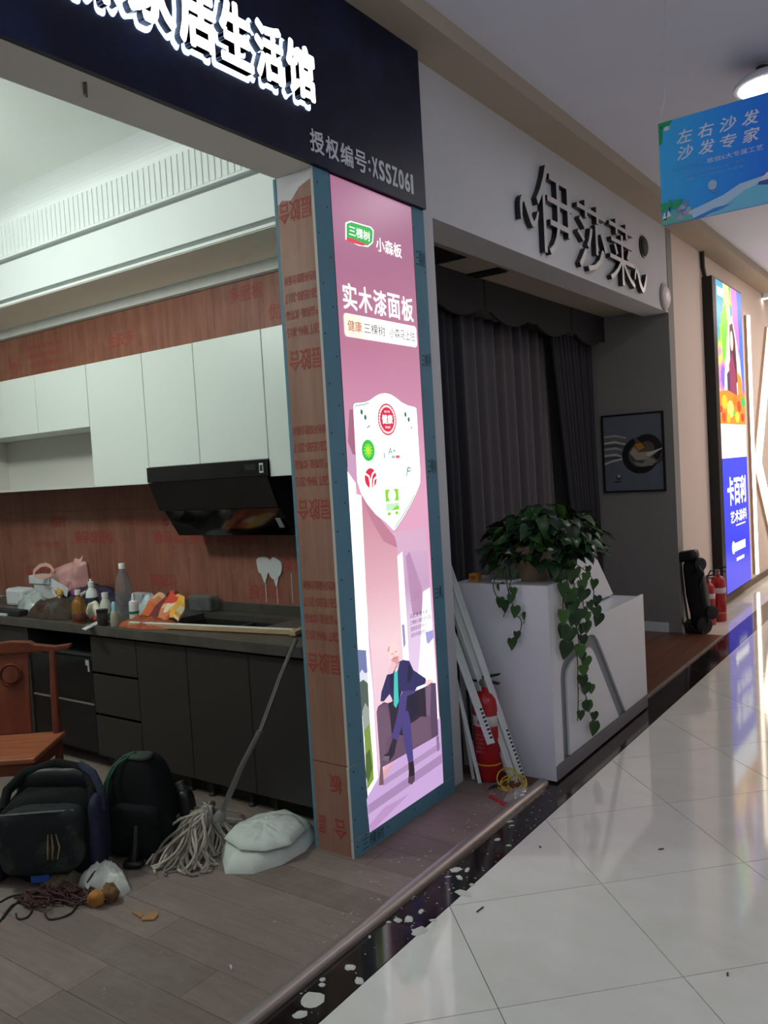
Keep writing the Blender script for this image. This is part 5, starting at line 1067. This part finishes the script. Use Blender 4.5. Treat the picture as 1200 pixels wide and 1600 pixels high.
put(MB().box(-2.26,-2.245,5.255,5.27,0.1005,0.7145).box(-1.93,-1.7865,5.255,5.27,0.1005,0.7145).box(-2.2445,-1.9305,5.255,5.27,0.1005,0.7145), 'far_panel', DW, dk)
ob = empty('orange_box', (-2.19,3.9,1.018), 'small orange carton on the reception desk, beside the wall edge', 'box')
put(MB().box(-2.235,-2.185,3.87,3.92,1.018,1.062), 'box_body', mat('orange_carton',(196,130,60),0.6), ob, bev=0.002); put(MB().box(-2.225,-2.195,3.8692,3.8699,1.03,1.052), 'printed_face', mat('brown_print',(140,88,44),0.6), ob)
wbx = tag(put(MB().prism([(-2.10,3.87),(-1.98,3.87),(-1.96,3.95),(-2.11,3.96)],'z',1.018,1.033),'folded_paper',WHITE,bev=0.005), 'folded white paper lying on the near end of the reception desk', 'paper')

# ------------------------------------------------------------------ trailing pothos on the desk
pt = empty('potted_pothos', (-1.93,4.02,1.0185), 'large bushy pothos in a pot on the reception desk, vines hanging down the front', 'plant')
put(MB().lathe([(0.001,0.0),(0.075,0.0),(0.082,0.01),(0.105,0.16),(0.115,0.165),(0.115,0.19),(0.10,0.19),(0.09,0.15),(0.0,0.15)], n=28),'pot',mat('pale_clay_pot',(150,132,104),0.6,var=0.2,vscale=9),pt,smooth=50,local=True)
put(MB().lathe([(0.0,0.151),(0.0885,0.153),(0.0,0.158)], n=16),'soil',mat('dark_soil',(34,26,20),0.95),pt,local=True)
LEAF = [mat('pothos_leaf_'+n, c, 0.35, var=0.3, vscale=9, spec=0.4) for n, c in (('deep',(34,66,34)),('mid',(46,84,38)),('fresh',(70,112,44)),('dark',(26,50,30)))]
VINE = mat('vine_stem', (58,70,40), 0.6)
leaf_me = []
def leaf_mesh(kind, mi):
    b = MB()
    half = [(0.0,-0.02),(0.16,-0.16),(0.36,-0.14),(0.47,0.06),(0.44,0.32),(0.28,0.62),(0.10,0.88),(0.0,1.0)]
    vs = []; n = len(half); cur = 0.18 if kind == 0 else 0.32; fold = 0.28 if kind == 0 else 0.45
    for x, y in half: vs.append((x,y-0.0,abs(x)*fold-cur*y*y))
    for x, y in half[1:-1]: vs.append((-x,y,abs(x)*fold-cur*y*y))
    mid = [(0,y,-cur*y*y-0.0) for y in (0.12,0.36,0.62)]
    m0 = len(vs); vs += mid
    R = list(range(n)); Lf = [0]+list(range(n,n+n-2))+[n-1]
    fs = []
    for S_, fl_ in ((R,False),(Lf,True)):
        f = [(S_[0],S_[1],m0),(S_[1],S_[2],m0),(S_[2],S_[3],m0),(S_[3],m0+1,m0),(S_[3],S_[4],m0+1),(S_[4],m0+2,m0+1),(S_[4],S_[5],m0+2),(S_[5],S_[6],m0+2),(S_[6],S_[7],m0+2)]
        fs += [t[::-1] for t in f] if fl_ else f
    b.add(vs, fs)
    me = bpy.data.meshes.new('leaf'); me.from_pydata(b.v,[],b.f); me.materials.append(LEAF[mi]); me.polygons.foreach_set('use_smooth',[True]*len(me.polygons)); return me
LM = [leaf_mesh(k%2, k//2) for k in range(8)]
base = Vector(pt.location)
def leaf_matrix(p, tip, up, s):
    y = Vector(tip).normalized(); z = Vector(up); z = (z-y*z.dot(y)); z = z.normalized() if z.length > 1e-4 else y.orthogonal().normalized(); x = y.cross(z)
    M = Matrix((x*s, y*s, z*s)).transposed().to_4x4(); M.translation = Vector(p)-base; return M
def leaf(p, tip, up, s, mi):
    o = bpy.data.objects.new('leaf', LM[mi]); COL.objects.link(o); o.parent = pt; o.matrix_local = leaf_matrix(p, tip, up, s); return o
rnd = random.Random(21)
vines = []
# crown: leaves on a dome around the pot
CC = Vector((-1.91,4.13,1.195)); n_l = 0; stems = MB(); extra = MB(); ex_i = 0
def dome(): 
    a = rnd.uniform(0,2*math.pi); u = rnd.uniform(-0.42,1.0); h = math.sqrt(max(0,1-u*u)); return Vector((math.cos(a)*h, math.sin(a)*h, u))
for k in range(520):
    d = dome(); r = rnd.uniform(0.80,1.05) if k < 225 else rnd.uniform(0.35,0.82)
    p = CC+Vector((d.x*0.31*r, d.y*0.33*r, d.z*0.205*r))
    if p.z < 1.03 and p.x < -1.77 and p.y > 3.80: p.z = 1.03+rnd.uniform(0,0.06)
    tip = Vector((d.x+rnd.uniform(-.5,.5), d.y+rnd.uniform(-.5,.5), rnd.uniform(-0.9,0.25))); up = d+Vector((rnd.uniform(-.4,.4),rnd.uniform(-.4,.4),0.6))
    s = rnd.uniform(0.055,0.088); mi = rnd.choice((0,1,2,3,6,7,2,3,1,6,4))
    if k < 225: leaf(p, tip, up, s, mi)
    else:
        M = leaf_matrix(p, tip, up, s); me = LM[mi]; extra.k = mi//2
        extra.add([M@v.co+base for v in me.vertices], [tuple(q.vertices) for q in me.polygons])
    if k%4 == 0: stems.tube([CC+Vector((rnd.uniform(-.04,.04),rnd.uniform(-.04,.04),-0.05)), CC.lerp(p,0.6)+Vector((0,0,0.03)), p], [0.003,0.0025,0.0015], 5)
tag(put(extra,'inner_leaves',LEAF,pt,smooth='all'), kind='stuff')
def vine(pts, nl, s0=0.062, spread=0.05):
    V = [Vector(p) for p in pts]; P2 = []
    for i in range(len(V)-1):
        p0, p1, p2, p3 = V[max(i-1,0)], V[i], V[i+1], V[min(i+2,len(V)-1)]
        for t in (0,0.25,0.5,0.75): P2.append(0.5*((2*p1)+(p2-p0)*t+(2*p0-5*p1+4*p2-p3)*t*t+(3*p1-p0-3*p2+p3)*t**3))
    P2.append(V[-1]); put(MB().tube(P2,0.0028,5),'vine',VINE,pt,smooth=True)
    for k in range(nl):
        f = (k+0.5)/nl*(len(P2)-1); i = int(f); q = P2[i]; dr = rnd.choice((-1,1))
        off = Vector((rnd.uniform(0.012,0.03), dr*rnd.uniform(0.2,1)*spread, rnd.uniform(-0.01,0.03)))
        if abs(V[0].y-V[-1].y) < 0.02 and V[0].y < 3.83: off = Vector((dr*rnd.uniform(0.2,1)*spread, -rnd.uniform(0.012,0.03), rnd.uniform(-0.01,0.03)))
        stems.tube([q,q+off*0.6+Vector((0,0,0.01)),q+off],0.0014,4)
        leaf(q+off, (off.x*4+rnd.uniform(-.2,.2), off.y*6, -1.0), (1.0 if off.x > abs(off.y) or V[0].y > 3.83 else 0.2, -0.9, 0.5), rnd.uniform(0.8,1.2)*s0, rnd.choice((0,2,3,2,4,1)))
# down the front (x just clear of the front panel)
F = -1.735
vine([(-1.80,4.12,1.12),(F,4.10,1.02),(F,4.10,0.86),(F,4.13,0.70),(F,4.17,0.55),(F,4.18,0.42),(F,4.22,0.30),(F,4.28,0.20),(F,4.31,0.14)], 15)
vine([(-1.80,4.06,1.12),(F,4.03,1.00),(F+0.01,4.02,0.85),(F,4.04,0.72),(F+0.01,4.08,0.60),(F,4.10,0.48),(F,4.09,0.36),(F,4.07,0.26)], 13)
vine([(-1.80,4.0,1.12),(F,3.96,1.0),(F,3.95,0.88),(F,3.97,0.78),(F,3.96,0.70)], 9, 0.075)
vine([(-1.80,4.18,1.10),(F,4.22,0.98),(F,4.22,0.86),(F,4.28,0.80),(F,4.36,0.79),(F,4.42,0.72)], 8)
vine([(-1.80,4.10,1.10),(F,4.06,0.95),(F,4.10,0.80),(F,4.16,0.66)], 7)
vine([(-1.78,4.24,1.08),(F,4.34,1.0),(F,4.38,0.92),(F,4.36,0.84)], 3, 0.05)
# down the near end panel
E_ = 3.798
vine([(-2.00,3.86,1.10),(-1.97,E_,1.02),(-1.95,E_,0.94),(-1.93,E_,0.87),(-1.90,E_,0.84),(-1.91,E_,0.78),(-1.95,E_,0.735),(-1.985,E_,0.72)], 7, 0.052)
vine([(-2.04,3.86,1.09),(-2.05,E_,1.02),(-2.03,E_,0.95),(-1.99,E_,0.90),(-2.0,E_,0.85)], 5, 0.05)
vine([(-1.95,3.86,1.10),(-1.96,E_,1.0),(-1.96,E_,0.93)], 3, 0.05)
tag(put(stems,'petioles',VINE,pt), kind='stuff')

# ------------------------------------------------------------------ extinguisher, beads, cable coil by the pillar
EXR = mat('extinguisher_red', (170,26,30), 0.3); VALVE = mat('valve_metal', (150,150,146), 0.3, metal=1.0)
EXL = mat('extinguisher_label', (206,198,198), 0.5)
def extinguisher(loc, s, label, group, band=True):
    t = empty('fire_extinguisher', loc, label, 'fire extinguisher', group)
    k = s
    put(MB().lathe([(0.001,0.0),(0.066*k,0.0),(0.074*k,0.008*k),(0.074*k,0.40*k),(0.068*k,0.44*k),(0.045*k,0.47*k),(0.022*k,0.48*k),(0.02*k,0.50*k),(0,0.50*k)], n=28),'cylinder',EXR,t,smooth=50,local=True)
    put(MB().lathe([(0.0744*k,0.30*k),(0.0752*k,0.301*k),(0.0752*k,0.355*k),(0.0744*k,0.356*k)], n=28),'label_band',EXL,t,smooth=50,local=True)
    put(MB().lathe([(0.0744*k,0.09*k),(0.0754*k,0.0905*k),(0.0754*k,0.098*k),(0.0744*k,0.0985*k)], n=28),'yellow_ring',mat('yellow_ring',(206,150,50),0.5),t,smooth=50,local=True)
    put(MB().lathe([(0.022*k,0.50*k),(0.024*k,0.51*k),(0.024*k,0.54*k),(0.012*k,0.55*k),(0,0.55*k)], n=14),'valve',VALVE,t,smooth=50,local=True)
    put(MB().prism([(-0.01*k,0.54*k),(0.09*k,0.57*k),(0.09*k,0.58*k),(-0.02*k,0.556*k)],'y',-0.012*k,0.012*k).prism([(0.02*k,0.525*k),(0.085*k,0.52*k),(0.085*k,0.53*k),(0.02*k,0.537*k)],'y',-0.01*k,0.01*k),'lever',BLACK,t,local=True)
    put(MB().tube([(-0.02*k,0,0.525*k),(-0.07*k,-0.01*k,0.53*k),(-0.10*k,-0.02*k,0.47*k),(-0.093*k,-0.02*k,0.33*k),(-0.088*k,-0.02*k,0.2*k)],0.008*k,8),'hose',BLACK,t,smooth=True,local=True)
    put(MB().lathe([(0.0,0.0),(0.018*k,0.0),(0.018*k,0.012*k),(0,0.014*k)],(0.0,-0.022*k,0.528*k),14,AX['Y']),'gauge',VALVE,t,smooth=50,local=True)
    return t
e1 = extinguisher((-2.085,3.715,0.0118),0.97,'red fire extinguisher standing behind the leaning white beads, at the desk end',None)
WM = mat('extinguisher_small_print', (206,120,120), 0.6)
b = MB()
for k in range(5): words('干粉灭火器使用方法'[k:k+5], 'Y', 3.715-0.0737, -2.115, -2.065, 0.255-k*0.022, 0.268-k*0.022, '', None, mb=b, offset=0.0)
put(b,'printed_text',WM,e1)
put(MB().prism(circ((-2.085,0.330),0.013,16),'y',3.640,3.6418),'red_emblem',EXR,e1)
BEAD = mat('white_steel_bead', (222,228,226), 0.4); SLOT = mat('slot_shadow', (30,34,34), 0.8)
GBD = 'white corner beads leaning by the extinguisher'
def bead(a, b2, w, label, slots=0):
    A = Vector(a); B = Vector(b2); D = (B-A).normalized(); t = empty('corner_bead', A, label, 'metal bead', GBD)
    n = Vector((D.z,0,-D.x)).normalized()*w*0.78; d = Vector((0,0.006,0))
    P = lambda q, s, f: tuple(q+n*s+d*f)
    b = MB()
    b.add([P(A,-1,0),P(A,1,0),P(B,1,0),P(B,-1,0),P(A,-1,0.4),P(A,1,0.4),P(B,1,0.4),P(B,-1,0.4)],[(0,1,2,3),(7,6,5,4),(0,4,5,1),(1,5,6,2),(2,6,7,3),(3,7,4,0)])
    b.add([P(A,-1,-0.9),P(A,-0.6,-0.9),P(B,-0.6,-0.9),P(B,-1,-0.9),P(A,-1,0),P(A,-0.6,0),P(B,-0.6,0),P(B,-1,0)],[(0,1,2,3),(7,6,5,4),(0,4,5,1),(1,5,6,2),(2,6,7,3),(3,7,4,0)])
    b.add([P(A,-0.3,0.9),P(A,0.3,0.9),P(B,0.3,0.9),P(B,-0.3,0.9),P(A,-0.3,1.6),P(A,0.3,1.6),P(B,0.3,1.6),P(B,-0.3,1.6)],[(0,1,2,3),(7,6,5,4),(0,4,5,1),(1,5,6,2),(2,6,7,3),(3,7,4,0)])
    put(b,'profile',BEAD,t)
    if slots:
        b = MB()
        for k in range(slots):
            c = A+D*(0.03+k*0.021); 
            b.add([tuple(c+n*0.2-D*0.006-d*0.1),tuple(c+n*0.98-D*0.004-d*0.1),tuple(c+n*0.98+D*0.006-d*0.1),tuple(c+n*0.2+D*0.004-d*0.1)],[(0,1,2,3)])
        tag(put(b,'slots',SLOT,t),kind='stuff')
    return t
bead((-1.885,3.712,0.013),(-2.262,3.690,1.165),0.022,'longest white corner bead, outermost of the leaning bundle',13)
bead((-1.905,3.722,0.013),(-2.268,3.700,1.115),0.020,'white corner bead just inside the outermost one',10)
bead((-1.930,3.705,0.013),(-2.275,3.694,1.05),0.020,'third white corner bead of the leaning bundle')
bead((-1.955,3.718,0.013),(-2.280,3.705,0.99),0.018,'thin white corner bead fourth from the outside of the bundle')
bead((-2.01,3.615,0.236),(-2.262,3.63,0.91),0.028,'shorter white corner bead ending above the floor against the bundle',8)
bead((-2.095,3.628,0.013),(-2.262,3.636,0.79),0.012,'thin white bead standing alone in front of the extinguisher')
bead((-2.150,3.66,0.013),(-2.205,3.665,0.42),0.010,'short thin white bead between the pillar and the extinguisher')
co = empty('cable_coil', (-1.93,3.66,0.0118), 'coil of yellow wire with red scraps on the floor in front of the desk end', 'cable')
YW = mat('yellow_wire', (206,176,70), 0.5)
for k, (cx, cy_, r1, tl_, hz) in enumerate(((-1.93,3.665,0.055,0.35,0.05),(-1.915,3.655,0.06,0.2,0.04),(-1.955,3.66,0.05,0.9,0.06),(-1.90,3.66,0.045,0.6,0.05),(-1.93,3.65,0.06,0.1,0.02))):
    pts = [(cx+r1*math.cos(t)*1.1, cy_+r1*math.sin(t)*math.cos(tl_), 0.0155+hz*0.0+r1*math.sin(tl_)*(1+math.sin(t))) for t in [2*math.pi*i/22 for i in range(23)]]
    put(MB().tube(pts,0.0036,6,caps=False),'wire_loop',YW,co,smooth=True)
put(MB().tube([(-1.95,3.66,0.016),(-1.94,3.65,0.06),(-1.925,3.655,0.10),(-1.915,3.66,0.115)],0.004,6),'yellow_end',mat('lime_wire',(196,206,60),0.5),co,smooth=True)
put(MB().mound([(-1.96,3.63),(-1.90,3.625),(-1.88,3.66),(-1.91,3.69),(-1.95,3.685)],0.028,0.0118,6,4,0.012,40,seed=2),'red_scraps',mat('dark_red_scraps',(120,44,34),0.7,rgb2=(80,50,36),vscale=40),co,smooth='all')
for k in range(4): put(MB().tube([(-1.97-0.01*k,3.64,0.016),(-1.99,3.62-0.012*k,0.02+0.006*k),(-2.02,3.60-0.01*k,0.016)],0.0025,5),'dark_end',BC,co)
so = [(-1.886,3.479),(-1.912,3.571),(-1.897,3.652),(-1.826,3.652),(-1.801,3.557),(-1.821,3.479)]
tag(put(MB().mound(so,0.03,0.0118,7,5,0.02,34,seed=7),'clear_wrapper',mat('grey_clear_wrapper',(150,148,142),0.3,trans=0.3),smooth='all'),'crumpled clear wrapper beside the yellow wire coil','wrapper')
rs = [(-1.969,3.489),(-1.965,3.509),(-1.861,3.458),(-1.856,3.427)]
tag(put(MB().prism(rs,'z',0.0118,0.0165),'red_strip',mat('red_plastic_strip',(176,34,56),0.5)),'short red plastic strip on the dusty floor in front of the desk','litter')

# ------------------------------------------------------------------ inside the dark shop: curtains, pelmet, picture, vents
CUR = mat('grey_curtain', (84,80,84), 0.9, var=0.1, vscale=6); CUD = mat('charcoal_curtain', (44,43,50), 0.9, var=0.15, vscale=8); CUV = mat('dark_pelmet_cloth', (34,34,37), 0.9)
def curtain(y0, y1, folds, amp, m, label, z0=0.05, z1=2.72, skew=0.0, x=-2.93, pinch=0.0):
    n = folds*8; b = MB(); rows = 14; vs = []
    for j in range(rows+1):
        t = j/rows; z = z1+(z0-z1)*t
        for i in range(n+1):
            u = i/n; yy = y0+(y1-y0)*u+skew*t*(1-u)*(1 if pinch == 0 else 1)
            a = amp*(0.75+0.35*math.sin(i*0.37))*(0.8+0.3*t)
            vs.append((x+a*math.sin(2*math.pi*folds*u+0.4*math.sin(3*t+u*5)), yy, z))
    fs = [(j*(n+1)+i, (j+1)*(n+1)+i, (j+1)*(n+1)+i+1, j*(n+1)+i+1) for j in range(rows) for i in range(n)]
    b.add(vs, fs); o = put(b,'curtain',m,smooth='all',origin=(x,(y0+y1)/2,z0))
    s = o.modifiers.new('solid','SOLIDIFY'); s.thickness = 0.004
    return tag(o,label,'curtain','curtains in the dark shop')
curtain(4.95,6.60,11,0.045,CUR,'wide grey sheer curtain in the middle of the dark shop')
curtain(6.46,7.40,11,0.035,CUD,'charcoal striped curtain at the right of the dark shop',skew=0.42,x=-2.84)
curtain(3.75,5.05,12,0.04,CUD,'charcoal curtain at the left of the dark shop',x=-2.86)
pv = empty('curtain_pelmet', (-2.84,5.6,2.72), 'dark cloth pelmet above the curtains of the dark shop', 'pelmet')
b = MB()
for k in range(5):
    ya = 3.70+k*0.775; pts = [(ya,2.945),(ya+0.772,2.945)]+[(ya+0.772-0.772*i/10, 2.76-0.10*math.sin(math.pi*i/10)-(0.04 if i in (0,10) else 0)) for i in range(11)]
    put(MB().prism(pts,'x',-2.80-0.004*(k%2),-2.78-0.004*(k%2)),'swag',CUV,pv)
ar = empty('framed_picture', (-2.6,7.585,1.31), 'black framed picture of a dark ring, hanging on the dim side wall', 'picture')
x0, x1, z0, z1 = -2.83, -2.285, 1.325, 2.02; YA = 7.56
put(MB().box(x0-0.016,x0,YA-0.004,7.584,z0-0.016,z1+0.016).box(x1,x1+0.016,YA-0.004,7.584,z0-0.016,z1+0.016).box(x0,x1,YA-0.004,7.584,z0-0.016,z0).box(x0,x1,YA-0.004,7.584,z1,z1+0.016),'frame',BLACK,ar)
L = LayersY(YA+0.006)
wv, hv = x1-x0, z1-z0
def Q(pts): return [(x0+wv*a, z0+hv*(1-b3)) for a, b3 in pts]
L.p(Q([(0,1),(1,1),(1,0),(0,0)]), pap(104,112,122)); L.p(Q([(0.72,0.76),(1,0.62),(1,0.55),(0.8,0.6)]), pap(70,72,80))
for k in range(8):
    v = 0.26+k*0.042; L.p(Q([(0,v),(0.2,v-0.015),(0.4,v+0.03+0.004*k),(0.40,v+0.05),(0.2,v+0.015),(0,v+0.022)]), pap(*[(176,172,164),(120,116,108),(206,204,196),(84,80,74)][k%4]))
L.p(Q([(0,0.62),(0.15,0.585),(0.34,0.56),(0.34,0.58),(0.15,0.61),(0.0,0.645)]), pap(212,208,200))
c = (0.63,0.53)
def ringp(c, ro, ri, a0, a1, n=22): 
    o = [(c[0]+ro*math.cos(a0+(a1-a0)*k/n), c[1]+ro*0.78*math.sin(a0+(a1-a0)*k/n)) for k in range(n+1)]; return o+[(c[0]+ri*math.cos(a1+(a0-a1)*k/n), c[1]+ri*0.78*math.sin(a1+(a0-a1)*k/n)) for k in range(n+1)]
L.p(Q([(c[0]+0.3*math.cos(t), c[1]+0.24*math.sin(t)) for t in [6.283*k/24 for k in range(24)]]), pap(96,84,78))
L.p(Q(ringp((0.62,0.54),0.31,0.20,0.5,4.4)), pap(22,22,26)); L.p(Q(ringp((0.74,0.46),0.25,0.13,-2.3,0.9)), pap(34,24,28))
L.p(Q([(0.52,0.39),(0.64,0.37),(0.70,0.44),(0.60,0.48)]), pap(190,130,30)); L.p(Q([(0.44,0.5),(0.52,0.42),(0.6,0.5),(0.85,0.49),(0.98,0.46),(0.85,0.54),(0.7,0.6),(0.55,0.6)]), pap(176,164,146)); L.p(Q([(0.72,0.52),(0.99,0.455),(0.99,0.47),(0.75,0.56)]), pap(216,210,200)); L.p(Q([(0.5,0.62),(0.66,0.65),(0.75,0.56),(0.9,0.62),(0.82,0.68),(0.66,0.69),(0.55,0.67)]), pap(150,142,130))
L.p(Q([(0.24+0.05*math.cos(t),0.82+0.034*math.sin(t)) for t in [6.283*k/16 for k in range(16)]]), pap(60,64,70)); L.p(Q([(0.24+0.028*math.cos(t),0.805+0.02*math.sin(t)) for t in [6.283*k/14 for k in range(14)]]), pap(190,196,196)); L.p(Q([(0.15,0.875),(0.27,0.86),(0.26,0.885),(0.16,0.895)]), pap(50,54,60))
L.done('canvas', ar)
put(MB().box(x0,x1,YA+0.0065,7.583,z0,z1),'backing',BLACK,ar)
for k, (xx0, xx1, yy0, yy1, lb) in enumerate(((-2.80,-2.56,4.10,4.62,'dark square ceiling vent nearer the pillar in the unlit shop'),(-2.80,-2.545,5.02,5.16,'narrow dark ceiling vent further inside the unlit shop'))):
    v = empty('ceiling_vent', ((xx0+xx1)/2,(yy0+yy1)/2,2.94), lb, 'vent', 'ceiling vents in the dark shop')
    put(MB().box(xx0,xx1,yy0,yy1,2.944,2.9498),'backing',BLACK,v)
    b = MB(); 
    for i in range(int((yy1-yy0)/0.035)): b.box(xx0+0.01,xx1-0.01,yy0+0.012+i*0.035,yy0+0.022+i*0.035,2.936,2.9435)
    tag(put(b,'slats',mat('dark_vent',(44,42,40),0.6),v),kind='stuff')

# ------------------------------------------------------------------ folded trolley and extinguishers by the far jamb
ty = empty('folding_trolley', (-2.06,7.68,0.0), 'black folded hand trolley standing at the far end of the dark shop opening', 'trolley')
TX, TY = -2.06, 7.68
LEAN = Matrix.Rotation(-0.11,3,'Y')
put(MB().blob((TX,TY,0.36),(0.085,0.06,0.31),24,16,0.35,0.35,0.02,10,M=LEAN,seed=1),'folded_deck',BLACK,ty,smooth='all')
put(MB().blob((TX-0.09,TY-0.02,0.705),(0.125,0.06,0.05),18,10,0.45,0.45,0.01,12,M=Matrix.Rotation(-0.2,3,'Y')),'handle_head',BLACK,ty,smooth='all')
for sx, x0 in ((0,-0.20),(1,-0.13)): put(MB().tube([(TX-0.09+sx*0.05,TY-0.05,0.06),(TX-0.13+sx*0.05,TY-0.05,0.10),(TX+x0+0.02,TY-0.05,0.4),(TX+x0,TY-0.05,0.69)],0.011,8),'tube_frame',mat('dark_tube',(60,60,62),0.3,metal=0.8),ty,smooth=True)
put(MB().tube([(TX-0.02,TY-0.06,0.56),(TX+0.05,TY-0.09,0.62),(TX+0.08,TY-0.09,0.56),(TX+0.04,TY-0.08,0.44)],0.01,8),'release_cable',BLACK,ty,smooth=True)
for dx, dy, z, r in ((0.06,-0.05,0.082,0.08),(-0.06,-0.04,0.066,0.064),(0.045,-0.05,0.635,0.06),(0.125,-0.03,0.20,0.062)):
    put(MB().lathe([(0.012,-0.016),(r*0.8,-0.018),(r,-0.012),(r,0.012),(r*0.8,0.018),(0.012,0.016)],(TX+dx,TY+dy,z+0.002),20,Matrix.Rotation(0.9,3,'Z')@AX['Y']),'wheel',mat('wheel_rubber',(20,20,22),0.6),ty,smooth=50)
put(MB().box(TX-0.10,TX+0.06,TY-0.10,TY-0.05,0.012,0.06),'toe_plate',BLACK,ty,bev=0.006)
extinguisher((-2.03,8.30,0.0),0.92,'red fire extinguisher behind the trolley, nearer the tall screen','pair of extinguishers under the tall screen')
extinguisher((-2.075,8.10,0.0),0.84,'red fire extinguisher half hidden by the black trolley','pair of extinguishers under the tall screen')

# ------------------------------------------------------------------ plaster spatter and litter on the stone border
SPT = mat('white_plaster_spatter', (200,200,192), 0.75, var=0.15, vscale=40)
rnd = random.Random(9); b = MB()
def splat(c, r, e=1.0, a=0.0, h=0.004):
    n = 14; vs = []; 
    for k in range(n):
        t = 2*math.pi*k/n; rr = r*(0.75+0.35*rnd.random()); u, v = rr*math.cos(t), rr*math.sin(t)*e; vs.append((c[0]+u*math.cos(a)-v*math.sin(a), c[1]+u*math.sin(a)+v*math.cos(a), 0.0004))
    m = [(c[0]+(p[0]-c[0])*0.6, c[1]+(p[1]-c[1])*0.6, h) for p in vs]
    b.add(vs+m, [(k,(k+1)%n,n+(k+1)%n,n+k) for k in range(n)]+[tuple(range(n,2*n))])
sp_ = [(-1.731,3.123),(-1.662,3.094),(-1.707,2.752),(-1.631,2.655),(-1.693,2.649),(-1.636,2.726),(-1.705,2.465),(-1.637,2.353),(-1.747,2.371),(-1.715,2.398),(-1.767,2.343),(-1.772,2.232),(-1.724,2.055),(-1.651,2.014),(-1.760,1.957),(-1.744,1.935),(-1.721,1.861),(-1.709,1.788),(-1.752,2.801),(-1.631,2.434),(-1.712,2.823),(-1.766,3.312)]
rr_ = [0.018,0.014,0.022,0.042,0.008,0.012,0.020,0.034,0.020,0.024,0.010,0.010,0.022,0.024,0.012,0.012,0.045,0.028,0.03,0.018,0.02,0.018]
for c, r in zip(sp_, rr_): splat(c, r, rnd.uniform(0.45,0.95), rnd.uniform(0,3), 0.0025 if r > 0.03 else 0.004)
for c in [(-1.916,3.240),(-1.840,3.211),(-1.848,3.332),(-1.739,3.280),(-1.751,2.736)]: splat(c, rnd.uniform(0.012,0.03), 0.4, 0.8, 0.002)
for k in range(110):
    y = rnd.uniform(1.55,3.75); splat((-1.64-0.18*rnd.random(), y), rnd.uniform(0.0015,0.005), 0.8, 0, 0.001)
tag(put(b,'plaster_spatter',SPT),'white plaster drops and smears spattered over the dark stone border','plaster',None,'stuff')
b = MB(); rnd = random.Random(4); DUST = mat('grey_rubble', (176,168,158), 0.9)
for k in range(120):
    y = rnd.uniform(2.0,3.75); x = -1.86-abs(rnd.gauss(0,0.09)); 
    if 2.6 < y < 3.5 and x < -2.14: x = -2.13+0.02*rnd.random()
    r = rnd.uniform(0.0015,0.006); b.lathe([(0,0),(r,0.0),(r*0.8,r*0.6),(0,r*0.8)],(x,y,0.0121),5)
for k in range(60):
    b.lathe([(0,0),(0.003,0.0),(0.002,0.003),(0,0.003)],(rnd.uniform(-3.0,-1.9),rnd.uniform(1.5,2.6),0.0121),5)
tag(put(b,'rubble',DUST),'crumbs of plaster scattered over the dusty shop floor','rubble',None,'stuff')
CH = mat('dark_red_chip', (92,40,34), 0.7)
for k, (p, lb) in enumerate((([(-1.521,2.559),(-1.517,2.601)], 'longer dark red chip on a white tile near the border'), ([(-1.098,3.354),(-1.082,3.370)], 'dark red chip alone in the middle of the white tiles'), ([(-1.542,3.148),(-1.532,3.140)], 'tiny dark crumb on the white tiles'), ([(-0.660,2.634),(-0.657,2.618)], 'tiny dark splinter on the nearest white tiles'))):
    tag(put(MB().tube([(p[0][0],p[0][1],0.003),(p[1][0],p[1][1],0.003)],0.0028,6),'chip',CH),lb,'litter','chips on the white tiles')
